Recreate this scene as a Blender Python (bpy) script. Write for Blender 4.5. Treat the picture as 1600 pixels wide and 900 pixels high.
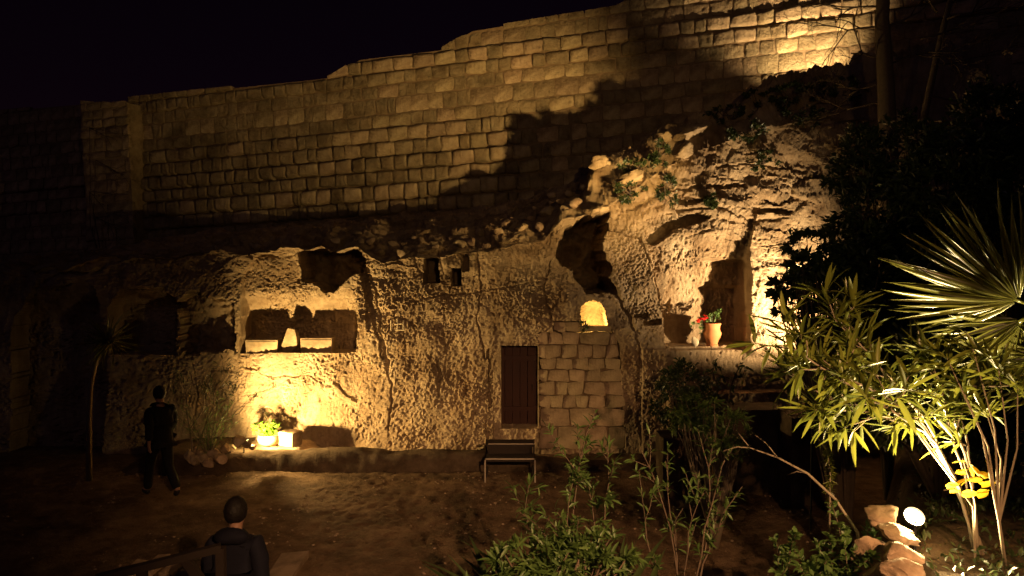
import bpy, bmesh, math, random
import numpy as np
from mathutils import Vector, Matrix, Euler

R = math.radians
for o in list(bpy.data.objects):
    bpy.data.objects.remove(o)
scene = bpy.context.scene
COL = scene.collection

# ------------------------------------------------------------------ camera
F = 1186.0                       # focal length in photo pixels (1600 wide)
CAM = np.array([0.0, 0.0, 3.67])
PITCH = math.atan(41 / F)        # looking slightly down
cam_data = bpy.data.cameras.new('camera')
cam_data.sensor_width = 36
cam_data.lens = 36 * F / 1600
cam_data.clip_start = 0.05
cam_data.clip_end = 1000
cam = bpy.data.objects.new('camera', cam_data)
cam.location = CAM
cam.rotation_euler = (R(90) - PITCH, 0, 0)
COL.objects.link(cam)
scene.camera = cam

# ------------------------------------------------------------------ world, moon, exposure
world = bpy.data.worlds.new('World')
scene.world = world
world.use_nodes = True
wn, wl = world.node_tree.nodes, world.node_tree.links
bg = wn['Background']
sky = wn.new('ShaderNodeTexSky')
sky.sky_type = 'NISHITA'
sky.sun_disc = False
sky.sun_elevation = R(35)
sky.sun_rotation = R(205)
tint = wn.new('ShaderNodeMix')
tint.data_type = 'RGBA'
tint.blend_type = 'MULTIPLY'
tint.inputs[0].default_value = 1.0
tint.inputs[7].default_value = (1.0, 0.22, 0.45, 1)      # city glow: dark violet night sky
wl.new(sky.outputs[0], tint.inputs[6])
wl.new(tint.outputs[2], bg.inputs[0])
bg.inputs[1].default_value = 0.0010

moon_data = bpy.data.lights.new('moon', 'SUN')  # unseen moon assumed, a faint fill for the dark parts
moon_data.energy = 0.022
moon_data.angle = R(10)
moon_data.color = (0.9, 0.75, 1.0)
moon = bpy.data.objects.new('moon', moon_data)
moon.rotation_euler = (R(55), 0, R(-25))
COL.objects.link(moon)

vs = scene.view_settings
vs.view_transform = 'Standard'
vs.look = 'None'
vs.exposure = 0.0
vs.gamma = 1.0
vs.use_curve_mapping = False
scene.cycles.use_denoising = True
scene.cycles.max_bounces = 6
scene.cycles.sample_clamp_indirect = 4.0

# ------------------------------------------------------------------ pixel helpers
CP, SP = math.cos(PITCH), math.sin(PITCH)

def ray(px, py):
    a = (px - 800) / F
    b = (450 - py) / F
    return np.array([a, CP + b * SP, b * CP - SP])

def at(px, py, Y):
    """world point on the plane y=Y seen at a photo pixel"""
    d = ray(px, py)
    return CAM + d * (Y / d[1])

def on_z(px, py, z=0.0):
    d = ray(px, py)
    return CAM + d * ((z - CAM[2]) / d[2])

# ------------------------------------------------------------------ noise
_rng = np.random.RandomState(7)
_perm = np.concatenate([_rng.permutation(256)] * 3)
_grad = _rng.normal(size=(256, 3))
_grad /= np.linalg.norm(_grad, axis=1)[:, None]

def noise3(x, y, z):
    x, y, z = np.broadcast_arrays(np.asarray(x, float), np.asarray(y, float), np.asarray(z, float))
    xi, yi, zi = np.floor(x).astype(int), np.floor(y).astype(int), np.floor(z).astype(int)
    xf, yf, zf = x - xi, y - yi, z - zi
    fade = lambda t: t * t * t * (t * (t * 6 - 15) + 10)
    u, v, w = fade(xf), fade(yf), fade(zf)
    xi, yi, zi = xi & 255, yi & 255, zi & 255
    def g(i, j, k):
        h = _perm[_perm[_perm[(xi + i) & 255] + ((yi + j) & 255)] + ((zi + k) & 255)]
        gr = _grad[h]
        return gr[..., 0] * (xf - i) + gr[..., 1] * (yf - j) + gr[..., 2] * (zf - k)
    l = lambda a, b, t: a + (b - a) * t
    return l(l(l(g(0, 0, 0), g(1, 0, 0), u), l(g(0, 1, 0), g(1, 1, 0), u), v),
             l(l(g(0, 0, 1), g(1, 0, 1), u), l(g(0, 1, 1), g(1, 1, 1), u), v), w)

def fbm(x, y, z, octv=4, gain=0.5, lac=2.03):
    s, a = 0, 1.0
    for i in range(octv):
        s = s + a * noise3(x * lac ** i + 3.1 * i, y * lac ** i + 7.7 * i, z * lac ** i + 1.3 * i)
        a *= gain
    return s

def ridged(x, y, z, octv=4, gain=0.5):
    s, a = 0, 1.0
    for i in range(octv):
        s = s + a * (1 - 2.6 * np.abs(noise3(x * 2.05 ** i + 5 * i, y * 2.05 ** i, z * 2.05 ** i + 9 * i)))
        a *= gain
    return s

def sstep(e0, e1, x):
    t = np.clip((x - e0) / (e1 - e0), 0, 1)
    return t * t * (3 - 2 * t)

def in_poly(x, z, poly):
    x, z = np.asarray(x), np.asarray(z)
    c = np.zeros(x.shape, bool)
    n = len(poly)
    for i in range(n):
        x1, z1 = poly[i]; x2, z2 = poly[(i + 1) % n]
        cond = ((z1 > z) != (z2 > z)) & (x < (x2 - x1) * (z - z1) / ((z2 - z1) + 1e-12) + x1)
        c ^= cond
    return c

# ------------------------------------------------------------------ object helpers
def mesh_from(name, verts, faces, mat=None, smooth=True, sharp=None):
    me = bpy.data.meshes.new(name)
    me.from_pydata([tuple(map(float, v)) for v in verts], [], [tuple(map(int, f)) for f in faces])
    if smooth:
        me.polygons.foreach_set('use_smooth', [True] * len(me.polygons))
        if sharp is not None:
            me.set_sharp_from_angle(angle=R(sharp))
    if mat is not None:
        me.materials.append(mat)
    me.update()
    return me

def grid_mesh(name, P, mat, keep=None, sharp=None):
    """P: (rows, cols, 3) -> quad sheet (numpy fast path)"""
    nr, nc = P.shape[:2]
    idx = np.arange(nr * nc).reshape(nr, nc)
    q = np.stack([idx[:-1, :-1], idx[:-1, 1:], idx[1:, 1:], idx[1:, :-1]], -1).reshape(-1, 4)
    if keep is not None:
        q = q[keep.reshape(-1)]
    me = bpy.data.meshes.new(name)
    me.vertices.add(nr * nc)
    me.vertices.foreach_set('co', P.reshape(-1).astype(np.float32))
    me.loops.add(q.size)
    me.loops.foreach_set('vertex_index', q.reshape(-1).astype(np.int32))
    me.polygons.add(len(q))
    me.polygons.foreach_set('loop_start', (np.arange(len(q)) * 4).astype(np.int32))
    me.polygons.foreach_set('loop_total', np.full(len(q), 4, np.int32))
    me.update(calc_edges=True)
    me.polygons.foreach_set('use_smooth', np.ones(len(q), bool))
    if sharp is not None:
        me.set_sharp_from_angle(angle=R(sharp))
    me.materials.append(mat)
    return me

def obj(name, me, parent=None, loc=None, rot=None, scale=None):
    o = bpy.data.objects.new(name, me)
    COL.objects.link(o)
    if loc is not None: o.location = tuple(map(float, loc))
    if rot is not None: o.rotation_euler = rot
    if scale is not None: o.scale = scale if hasattr(scale, '__len__') else (scale,) * 3
    if parent is not None: o.parent = parent
    return o

def tag(o, label, cat, group=None):
    o['label'] = label; o['category'] = cat
    if group: o['group'] = group
    return o

def struct(o):
    o['kind'] = 'structure'
    return o

def stuff(o):
    o['kind'] = 'stuff'
    return o

def empty(name, loc=(0, 0, 0), rz=0.0):
    o = bpy.data.objects.new(name, None)
    o.empty_display_size = 0.2
    o.location = tuple(map(float, loc)); o.rotation_euler = (0, 0, rz)
    COL.objects.link(o)
    return o

class MB:
    """collects pieces of one mesh"""
    def __init__(s): s.v = []; s.f = []
    def add(s, verts, faces):
        n = len(s.v)
        s.v.extend([tuple(map(float, v)) for v in verts])
        s.f.extend([tuple(int(i) + n for i in f) for f in faces])
    def box(s, c, d, rot=None, jit=0.0, rng=None):
        c = np.array(c, float); h = np.array(d, float) / 2
        V = []
        for sx, sy, sz in ((-1,-1,-1),(1,-1,-1),(1,1,-1),(-1,1,-1),(-1,-1,1),(1,-1,1),(1,1,1),(-1,1,1)):
            p = np.array([sx, sy, sz]) * h
            if jit: p = p + rng.uniform(-jit, jit, 3)
            if rot is not None: p = np.array(rot @ Vector(p))
            V.append(p + c)
        s.add(V, [(0,3,2,1),(4,5,6,7),(0,1,5,4),(1,2,6,5),(2,3,7,6),(3,0,4,7)])
    def tube(s, pts, rad, n=5, cap=True):
        pts = [np.array(p, float) for p in pts]
        m = len(pts)
        if not hasattr(rad, '__len__'): rad = [rad] * m
        V = []
        ref = None
        for i in range(m):
            t = pts[min(i + 1, m - 1)] - pts[max(i - 1, 0)]
            t = t / (np.linalg.norm(t) + 1e-9)
            if ref is None:
                ref = np.cross(t, [0.3, 0.9, 0.2]);
            a = ref - t * np.dot(ref, t); a /= np.linalg.norm(a) + 1e-9
            ref = a
            b = np.cross(t, a)
            for k in range(n):
                an = 2 * math.pi * k / n
                V.append(pts[i] + rad[i] * (a * math.cos(an) + b * math.sin(an)))
        Fc = []
        for i in range(m - 1):
            for k in range(n):
                Fc.append((i*n+k, i*n+(k+1) % n, (i+1)*n+(k+1) % n, (i+1)*n+k))
        if cap:
            Fc.append(tuple(range(n))[::-1]); Fc.append(tuple((m-1)*n + k for k in range(n)))
        s.add(V, Fc)
    def lathe(s, prof, n=28, c=(0, 0, 0), wob=0.0):
        V, Fc = [], []
        m = len(prof)
        for i, (r, z) in enumerate(prof):
            for k in range(n):
                an = 2 * math.pi * k / n
                rr = r * (1 + wob * math.sin(3 * an + i))
                V.append((c[0] + rr * math.cos(an), c[1] + rr * math.sin(an), c[2] + z))
        for i in range(m - 1):
            for k in range(n):
                Fc.append((i*n+k, i*n+(k+1) % n, (i+1)*n+(k+1) % n, (i+1)*n+k))
        s.add(V, Fc)
    def mesh(s, name, mat, smooth=False, sharp=None):
        return mesh_from(name, s.v, s.f, mat, smooth, sharp)
    def build(s, name, mat, parent=None, smooth=False, sharp=None, **k):
        return obj(name, s.mesh(name, mat, smooth, sharp), parent, **k)

# ------------------------------------------------------------------ materials
def new_mat(name):
    m = bpy.data.materials.new(name); m.use_nodes = True
    nt = m.node_tree
    return m, nt.nodes, nt.links, nt.nodes['Principled BSDF']

def stone_mat(name, c1, c2, c3, scale=3.0, bump=0.5, bscale=40.0, dist=0.02, rough=0.92, per_obj=0.0, stains=0.35, streaks=0.0):
    m, n, l, b = new_mat(name)
    tc = n.new('ShaderNodeTexCoord')
    n1 = n.new('ShaderNodeTexNoise'); n1.inputs['Scale'].default_value = scale; n1.inputs['Detail'].default_value = 8; n1.inputs['Roughness'].default_value = 0.65
    l.new(tc.outputs['Object'], n1.inputs['Vector'])
    rp = n.new('ShaderNodeValToRGB')
    rp.color_ramp.elements[0].position = 0.3; rp.color_ramp.elements[0].color = (*c1, 1)
    rp.color_ramp.elements[1].position = 0.72; rp.color_ramp.elements[1].color = (*c3, 1)
    e = rp.color_ramp.elements.new(0.5); e.color = (*c2, 1)
    l.new(n1.outputs['Fac'], rp.inputs[0])
    # dark weathering stains
    n2 = n.new('ShaderNodeTexNoise'); n2.inputs['Scale'].default_value = scale * 0.45; n2.inputs['Detail'].default_value = 10; n2.inputs['Roughness'].default_value = 0.75
    l.new(tc.outputs['Object'], n2.inputs['Vector'])
    r2 = n.new('ShaderNodeValToRGB')
    r2.color_ramp.elements[0].position = 0.38; r2.color_ramp.elements[0].color = (1 - stains,) * 3 + (1,)
    r2.color_ramp.elements[1].position = 0.58; r2.color_ramp.elements[1].color = (1, 1, 1, 1)
    l.new(n2.outputs['Fac'], r2.inputs[0])
    mx = n.new('ShaderNodeMix'); mx.data_type = 'RGBA'; mx.blend_type = 'MULTIPLY'; mx.inputs[0].default_value = 1
    l.new(rp.outputs[0], mx.inputs[6]); l.new(r2.outputs[0], mx.inputs[7])
    out = mx.outputs[2]
    if streaks:
        mp = n.new('ShaderNodeMapping'); mp.inputs['Scale'].default_value = (2.4, 2.4, 0.22)
        l.new(tc.outputs['Object'], mp.inputs['Vector'])
        n4 = n.new('ShaderNodeTexNoise'); n4.inputs['Scale'].default_value = 1.6; n4.inputs['Detail'].default_value = 7; n4.inputs['Roughness'].default_value = 0.6
        l.new(mp.outputs[0], n4.inputs['Vector'])
        r4_ = n.new('ShaderNodeValToRGB')
        r4_.color_ramp.elements[0].position = 0.40; r4_.color_ramp.elements[0].color = (0.50, 0.44, 0.38, 1)
        r4_.color_ramp.elements[1].position = 0.56; r4_.color_ramp.elements[1].color = (1, 1, 1, 1)
        l.new(n4.outputs['Fac'], r4_.inputs[0])
        mx4 = n.new('ShaderNodeMix'); mx4.data_type = 'RGBA'; mx4.blend_type = 'MULTIPLY'; mx4.inputs[0].default_value = streaks
        l.new(out, mx4.inputs[6]); l.new(r4_.outputs[0], mx4.inputs[7]); out = mx4.outputs[2]
    if per_obj:
        oi = n.new('ShaderNodeObjectInfo')
        hsv = n.new('ShaderNodeHueSaturation')
        mr = n.new('ShaderNodeMapRange'); mr.inputs[3].default_value = 1 - per_obj; mr.inputs[4].default_value = 1 + per_obj * 0.6
        l.new(oi.outputs['Random'], mr.inputs[0]); l.new(mr.outputs[0], hsv.inputs['Value'])
        l.new(out, hsv.inputs['Color'])
        mr2 = n.new('ShaderNodeMapRange'); mr2.inputs[3].default_value = 0.488; mr2.inputs[4].default_value = 0.508
        ml = n.new('ShaderNodeMath'); ml.operation = 'FRACT'
        mm = n.new('ShaderNodeMath'); mm.operation = 'MULTIPLY'; mm.inputs[1].default_value = 7.31
        l.new(oi.outputs['Random'], mm.inputs[0]); l.new(mm.outputs[0], ml.inputs[0]); l.new(ml.outputs[0], mr2.inputs[0])
        l.new(mr2.outputs[0], hsv.inputs['Hue'])
        out = hsv.outputs['Color']
    l.new(out, b.inputs['Base Color'])
    b.inputs['Roughness'].default_value = rough
    b.inputs['Specular IOR Level'].default_value = 0.15
    n3 = n.new('ShaderNodeTexNoise'); n3.inputs['Scale'].default_value = bscale; n3.inputs['Detail'].default_value = 6; n3.inputs['Roughness'].default_value = 0.7
    l.new(tc.outputs['Object'], n3.inputs['Vector'])
    bp = n.new('ShaderNodeBump'); bp.inputs['Strength'].default_value = bump; bp.inputs['Distance'].default_value = dist
    l.new(n3.outputs['Fac'], bp.inputs['Height'])
    l.new(bp.outputs[0], b.inputs['Normal'])
    return m

def plain_mat(name, col, rough=0.7, metallic=0.0, var=0.25, scale=12.0, bump=0.15, spec=0.3):
    m, n, l, b = new_mat(name)
    tc = n.new('ShaderNodeTexCoord')
    n1 = n.new('ShaderNodeTexNoise'); n1.inputs['Scale'].default_value = scale; n1.inputs['Detail'].default_value = 6
    l.new(tc.outputs['Object'], n1.inputs['Vector'])
    mx = n.new('ShaderNodeMix'); mx.data_type = 'RGBA'
    mx.inputs[6].default_value = tuple(c * (1 - var) for c in col) + (1,)
    mx.inputs[7].default_value = tuple(min(1, c * (1 + var)) for c in col) + (1,)
    l.new(n1.outputs['Fac'], mx.inputs[0]); l.new(mx.outputs[2], b.inputs['Base Color'])
    b.inputs['Roughness'].default_value = rough; b.inputs['Metallic'].default_value = metallic
    b.inputs['Specular IOR Level'].default_value = spec
    if bump:
        bp = n.new('ShaderNodeBump'); bp.inputs['Strength'].default_value = bump; bp.inputs['Distance'].default_value = 0.01
        l.new(n1.outputs['Fac'], bp.inputs['Height']); l.new(bp.outputs[0], b.inputs['Normal'])
    return m

def leaf_mat(name, c1, c2, rough=0.42, trans=0.35, spec=0.5):
    m, n, l, b = new_mat(name)
    oi = n.new('ShaderNodeObjectInfo')
    gi = n.new('ShaderNodeNewGeometry')
    tc = n.new('ShaderNodeTexCoord')
    n1 = n.new('ShaderNodeTexNoise'); n1.inputs['Scale'].default_value = 9; n1.inputs['Detail'].default_value = 3
    l.new(tc.outputs['Object'], n1.inputs['Vector'])
    ad = n.new('ShaderNodeMath'); ad.operation = 'ADD'; ad.use_clamp = True
    ra = n.new('ShaderNodeMath'); ra.operation = 'MULTIPLY_ADD'; ra.inputs[1].default_value = 0.5; ra.inputs[2].default_value = -0.25
    l.new(gi.outputs['Random Per Island'], ra.inputs[0])
    rb = n.new('ShaderNodeMath'); rb.operation = 'MULTIPLY_ADD'; rb.inputs[1].default_value = 0.4; rb.inputs[2].default_value = -0.2
    l.new(oi.outputs['Random'], rb.inputs[0])
    a2 = n.new('ShaderNodeMath'); a2.operation = 'ADD'
    l.new(ra.outputs[0], a2.inputs[0]); l.new(rb.outputs[0], a2.inputs[1])
    l.new(n1.outputs['Fac'], ad.inputs[0]); l.new(a2.outputs[0], ad.inputs[1])
    mx = n.new('ShaderNodeMix'); mx.data_type = 'RGBA'
    mx.inputs[6].default_value = (*c1, 1); mx.inputs[7].default_value = (*c2, 1)
    l.new(ad.outputs[0], mx.inputs[0]); l.new(mx.outputs[2], b.inputs['Base Color'])
    b.inputs['Roughness'].default_value = rough
    b.inputs['Specular IOR Level'].default_value = spec
    tr = n.new('ShaderNodeBsdfTranslucent')
    hs = n.new('ShaderNodeHueSaturation'); hs.inputs['Value'].default_value = 1.6; hs.inputs['Hue'].default_value = 0.485
    l.new(mx.outputs[2], hs.inputs['Color']); l.new(hs.outputs[0], tr.inputs['Color'])
    ms = n.new('ShaderNodeMixShader'); ms.inputs[0].default_value = trans
    l.new(b.outputs[0], ms.inputs[1]); l.new(tr.outputs[0], ms.inputs[2])
    l.new(ms.outputs[0], n['Material Output'].inputs['Surface'])
    return m

M = {}
M['cliff'] = stone_mat('cliff_limestone', (0.30, 0.20, 0.115), (0.46, 0.34, 0.215), (0.55, 0.43, 0.29), 1.6, 0.95, 42, 0.05, stains=0.38, streaks=0.5)
M['ashlar'] = stone_mat('wall_limestone', (0.27, 0.18, 0.10), (0.44, 0.33, 0.20), (0.56, 0.45, 0.29), 2.6, 0.9, 18, 0.07, per_obj=0.32, stains=0.5)
M['mortar'] = stone_mat('wall_mortar', (0.18, 0.12, 0.07), (0.25, 0.175, 0.105), (0.32, 0.225, 0.14), 4, 0.6, 40, 0.02)
M['block'] = stone_mat('dressed_block', (0.25, 0.18, 0.11), (0.36, 0.27, 0.17), (0.43, 0.33, 0.215), 3.5, 0.7, 34, 0.02, per_obj=0.2)
M['rock'] = stone_mat('loose_rock', (0.26, 0.18, 0.11), (0.42, 0.31, 0.20), (0.52, 0.41, 0.29), 4, 0.6, 22, 0.03, per_obj=0.2)
M['darkrock'] = stone_mat('shaded_rock', (0.06, 0.042, 0.027), (0.11, 0.078, 0.05), (0.17, 0.125, 0.08), 3, 0.7, 22, 0.04)  # darker copy of the rock: shade of kerb and low blocks put into colour
M['pale'] = stone_mat('pale_stone', (0.50, 0.41, 0.28), (0.58, 0.49, 0.35), (0.62, 0.54, 0.40), 5, 0.3, 50, 0.01, stains=0.15)
M['ground'] = stone_mat('packed_earth', (0.12, 0.075, 0.042), (0.21, 0.135, 0.078), (0.32, 0.215, 0.13), 2.2, 1.0, 24, 0.07, stains=0.5)
M['soil'] = stone_mat('garden_soil', (0.05, 0.033, 0.02), (0.09, 0.06, 0.035), (0.13, 0.09, 0.055), 3, 0.8, 25, 0.05)
M['wood'] = plain_mat('door_wood', (0.042, 0.012, 0.007), 0.6, var=0.45, scale=6)
M['darkwood'] = plain_mat('dark_timber', (0.03, 0.02, 0.015), 0.75)
M['edge'] = plain_mat('worn_edge', (0.42, 0.36, 0.28), 0.6)
M['clay'] = plain_mat('terracotta', (0.52, 0.21, 0.09), 0.75, var=0.15, scale=9)
M['claypale'] = plain_mat('pale_clay', (0.42, 0.30, 0.17), 0.8, var=0.12)
M['bark'] = plain_mat('bark', (0.10, 0.072, 0.05), 0.85, var=0.4, scale=20, bump=0.5)
M['palebark'] = plain_mat('pale_bark', (0.20, 0.16, 0.11), 0.75, var=0.3, scale=25, bump=0.4)
M['metal'] = plain_mat('lamp_housing', (0.03, 0.03, 0.03), 0.5, 0.6)

# ================================================================== the setting
YF = 14.5                                    # the worked cliff face
TH, RO = R(16), R(2.5)                       # the city wall recedes to the left, its courses climb to the right
WO = np.array([0.0, 18.3, 0.0])
WN = np.array([-math.sin(TH), -math.cos(TH), 0.0])          # towards the courtyard
WX = np.array([math.cos(TH) * math.cos(RO), -math.sin(TH) * math.cos(RO), math.sin(RO)])
WZ = np.cross(WX, -WN); WZ = WZ / np.linalg.norm(WZ)
if WZ[2] < 0: WZ = -WZ

def wall_pt(px, py, off=0.0):
    """local wall coordinates (along, up) of a photo pixel"""
    d = ray(px, py)
    k = np.dot(WO + WN * off - CAM, WN) / np.dot(d, WN)
    p = CAM + d * k
    return np.dot(p - WO, WX), np.dot(p - WO, WZ), p

def interp_px(tab, Y):
    pts = [at(px, py, Y) for px, py in tab]
    xs = np.array([p[0] for p in pts]); zs = np.array([p[2] for p in pts])
    return lambda x: np.interp(x, xs, zs)

# ---- ground sheet
def axis(lo, hi, step, far):
    core = np.arange(lo, hi + 1e-6, step)
    left = lo - np.cumsum(step * 1.5 ** np.arange(1, 40)); left = left[left > -far][::-1]
    right = hi + np.cumsum(step * 1.5 ** np.arange(1, 40)); right = right[right < far]
    return np.concatenate([left, core, right])
gx = axis(-11, 6, 0.05, 400); gy = axis(4.5, 14.6, 0.045, 400)
GX, GY = np.meshgrid(gx, gy)
near = sstep(30, 15, np.hypot(GX, GY - 8))
GZ = near * (0.05 * fbm(GX * 0.5, GY * 0.5, 0.3, 3) + 0.022 * fbm(GX * 2.2, GY * 2.2, 4.4, 3)
             + 0.020 * ridged(GX * 5, GY * 5, 2.2, 2) + 0.030 * noise3(GX * 9, GY * 9, 8.0) * (0.4 + sstep(-0.1, 0.3, noise3(GX * 0.7, GY * 0.7, 3.0))))
GZ -= 0.02
def ground_z(x, y):
    return float(0.05 * fbm(np.array(x * 0.5), np.array(y * 0.5), 0.3, 3)) - 0.02
def ground_h(x, y):
    j = int(np.argmin(np.abs(gx - x))); i = int(np.argmin(np.abs(gy - y)))
    return float(GZ[i, j])
ground = struct(obj('ground', grid_mesh('ground', np.stack([GX, GY, GZ], -1), M['ground'])))

# ---- cliff: worked face, then a rough bank climbing back to the wall
zt_tab = [(-400, 425), (0, 425), (150, 412), (300, 398), (400, 392), (470, 390), (560, 392), (600, 412), (690, 400), (760, 394),
          (850, 376), (878, 345), (950, 322), (1000, 290), (1040, 262), (1110, 232), (1200, 200), (1300, 190), (1700, 190)]
zt_f = interp_px(zt_tab, YF)
zb_tab = [(-300, 420), (100, 412), (200, 405), (330, 366), (500, 353), (760, 326), (900, 287), (1000, 242), (1110, 182),
          (1180, 118), (1250, 108), (1330, 112), (1400, 104), (1600, 70), (1800, 40)]
_zb = [wall_pt(px, py)[2] for px, py in zb_tab]
zb_f = lambda x: np.interp(x, [p[0] for p in _zb], [p[2] for p in _zb])
yw_f = lambda x: 18.3 - x * math.tan(TH)

pxX = lambda px: at(px, 450, YF)[0]
def poly_at(pix, Y=YF):
    return [(at(a, b, Y)[0], at(a, b, Y)[2]) for a, b in pix]

cx = np.concatenate([np.arange(-13.5, -6.6, 0.034), np.arange(-6.6, 6.2, 0.018), np.arange(6.2, 9.6, 0.034)])
cs = np.concatenate([np.arange(-0.3, 4.3, 0.0175), np.arange(4.3, 8.4, 0.03)])
X, S = np.meshgrid(cx, cs)
ZT = zt_f(X) + (0.10 + 0.16 * sstep(-1.5, -3.5, X)) * fbm(X * 1.3, 0.5, 9.1, 4)
ZB, YW = zb_f(X), yw_f(X)
L = np.hypot(YW - YF, ZB - ZT) + 0.05
T = np.clip((S - ZT) / L, 0, 1.12)
face = S <= ZT
Z = np.where(face, S, ZT + (ZB - ZT) * np.clip(T, 0, 1) ** 0.85)
Y = np.where(face, YF, YF + (YW - YF) * T)
# on the right the bank peaks in a crest just behind the edge, with a hollow added for a lamp between it and the wall
crest = sstep(4.0, 4.7, X)
zc_f = interp_px([(-400, 400), (1100, 195), (1180, 158), (1240, 128), (1330, 116), (1400, 104), (1600, 75), (1800, 50)], 14.9)
ZC = zc_f(X)
Zr = np.where(T < 0.3, ZT + (ZC - ZT) * sstep(0, 0.3, T), ZC - 1.5 * sstep(0.3, 0.5, T))
Zr = Zr + 0.16 * ridged(X * 2.2, Y * 2.2, 4.0, 4, 0.55) * sstep(0.0, 0.1, T)
Z = np.where(face, Z, Z * (1 - crest) + Zr * crest)
# rocky outcrop ridge above the tomb, just behind the edge
zr_f = interp_px([(-400, 460), (880, 400), (905, 330), (918, 282), (930, 250), (975, 240), (1000, 232), (1030, 208), (1070, 196), (1108, 180), (1122, 190), (1150, 192), (1190, 178), (1240, 175), (1700, 175)], 15.05)
hump = sstep(0.0, 0.2, T) * sstep(0.62, 0.3, T) * sstep(pxX(893), pxX(930), X + 0.12 * noise3(X * 3, T * 6, 5.0)) * (1 - crest)
ZR = zr_f(X) + 0.07 * fbm(X * 4, T * 5, 66.0, 3)
Z = np.where(face, Z, np.maximum(Z, Z + (ZR - Z) * hump))
nx = X + 0.03 * fbm(X * 5, Z * 5, 1.0, 2); nz = Z + 0.025 * fbm(X * 5, Z * 5, 7.0, 2)
D = np.zeros_like(X)                         # push into the rock (+Y)
# broad undulation and leaning
D += 0.13 * fbm(X * 0.55, Z * 0.7, 3.0, 3)
D += -0.25 * sstep(1.0, 0.0, Z) * 0.3
# natural, unworked rock near the top edge and on the right
nat = np.maximum(sstep(0.48, 0.08, ZT - Z + 0.3 * fbm(X * 1.5, Z * 1.5, 5.5, 2)), sstep(pxX(1150), pxX(1215), X))
nat = np.maximum(nat, sstep(pxX(985), pxX(1040), X) * sstep(3.9, 4.4, Z))
nat = np.where(face, nat, 1.0)
chw = 1 - nat
# chisel marks: short slanting strokes
ang = R(58) + 0.5 * noise3(X * 0.35, Z * 0.35, 2.0)
ca, sa = np.cos(ang), np.sin(ang)
al, ac = nx * ca + nz * sa, -nx * sa + nz * ca
def strokes(u, v, fu, fv, seed):
    w = noise3(u * fu, v * fv, seed)
    return w - 1.1 * np.clip(w - 0.12, 0, 1)
ch = noise3(al * 11, ac * 25, 0.5) * 0.6 + noise3(al * 21, ac * 38, 4.5) * 0.6
ch2 = noise3(nx * 24, nz * 24, 7.5) * 0.6 + noise3(nx * 38, nz * 38, 1.5) * 0.75
mixp = sstep(-0.15, 0.25, noise3(X * 0.9, Z * 0.9, 21.0))
ch = ch * (0.32 + 0.38 * mixp) + ch2 * (0.85 - 0.25 * mixp)
vmask = sstep(pxX(1010), pxX(1060), X)
chv = noise3(nx * 22, nz * 9, 6.5) * 0.55 + noise3(nx * 34, nz * 18, 2.5) * 0.5 + 0.35 * ch2
ch = ch * (1 - vmask) + chv * vmask * 0.8
rowp = np.clip(0.72 + 1.5 * noise3(X * 1.0, Z * 1.2, 12.0) + 0.5 * noise3(X * 3.1, Z * 3.1, 13.0), 0.42, 1.5)
pits = np.clip(noise3(nx * 11, nz * 11, 3.3) - 0.24, 0, 1)
D += chw * (0.085 * ch * rowp + 0.2 * pits + 0.05 * fbm(X * 2.2, Z * 2.2, 31.0, 3))
strata = noise3(X * 0.5 + 0.3 * nz, Z * 3.0 + 0.5 * X, 40.0) * sstep(-0.2, 0.3, noise3(X * 0.8, Z * 0.8, 90.0))
# natural rock: bedded, blocky, broken along joints (Worley cells)
def worley(u, v, seed):
    iu, iv = np.floor(u).astype(int), np.floor(v).astype(int)
    f1 = np.full(u.shape, 9.0); f2 = np.full(u.shape, 9.0); cid = np.zeros(u.shape); gu = np.zeros(u.shape); gv = np.zeros(u.shape)
    for du in (-1, 0, 1):
        for dv in (-1, 0, 1):
            a_, b_ = (iu + du) & 255, (iv + dv) & 255
            h1 = _perm[_perm[a_] + b_]; h2 = _perm[h1 + (seed & 127)]; h3 = _perm[h2 + 17]
            pu, pv = iu + du + h1 / 255.0, iv + dv + h2 / 255.0
            d = np.hypot(u - pu, v - pv)
            closer = d < f1
            f2 = np.where(closer, f1, np.minimum(f2, d))
            cid = np.where(closer, h3 / 255.0, cid); gu = np.where(closer, u - pu, gu); gv = np.where(closer, v - pv, gv)
            f1 = np.where(closer, d, f1)
    return f1, f2, cid, gu, gv
wu, wv = X * 1.5 + 0.25 * fbm(X * 2, Z * 2, Y, 2), (Z + 0.15 * X) * 2.5 + 0.7 * Y + 0.25 * fbm(X * 2, Z * 2, Y + 9, 2)
w1 = worley(wu, wv, 3); w2 = worley(wu * 2.4 + 11, wv * 2.2 + 5, 9)
fac = 0.22 * (w1[2] - 0.5) + 0.28 * (np.sin(w1[2] * 40) * w1[3] + np.cos(w1[2] * 31) * w1[4]) * 0.5
fac = fac + 0.09 * (w2[2] - 0.5) + 0.10 * (np.sin(w2[2] * 40) * w2[3] + np.cos(w2[2] * 31) * w2[4])
crk = 0.07 * sstep(0.10, 0.0, w1[1] - w1[0]) * sstep(-0.1, 0.2, noise3(X * 1.1, Z * 1.1, 60.0)) + 0.03 * sstep(0.10, 0.0, w2[1] - w2[0])
smoothness = sstep(-0.1, 0.3, noise3(X * 0.7, Z * 0.9, 71.0)) * 0.55
onface = np.where(face, 1.0, 0.7)
lowr = np.where(face, 0.28, 0.8)
D += nat * onface * (0.20 * fbm(X * 1.0, Z * 1.5, Y * 1.2, 4) + lowr * fac * (1 - smoothness) + 0.7 * crk + 0.045 * ch2 + 0.06 * pits + 0.11 * strata)
D += nat * (1 - face) * (-0.05 * ridged(X * 3.2, Z * 3.4, Y * 3.2, 3, 0.5))

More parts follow.
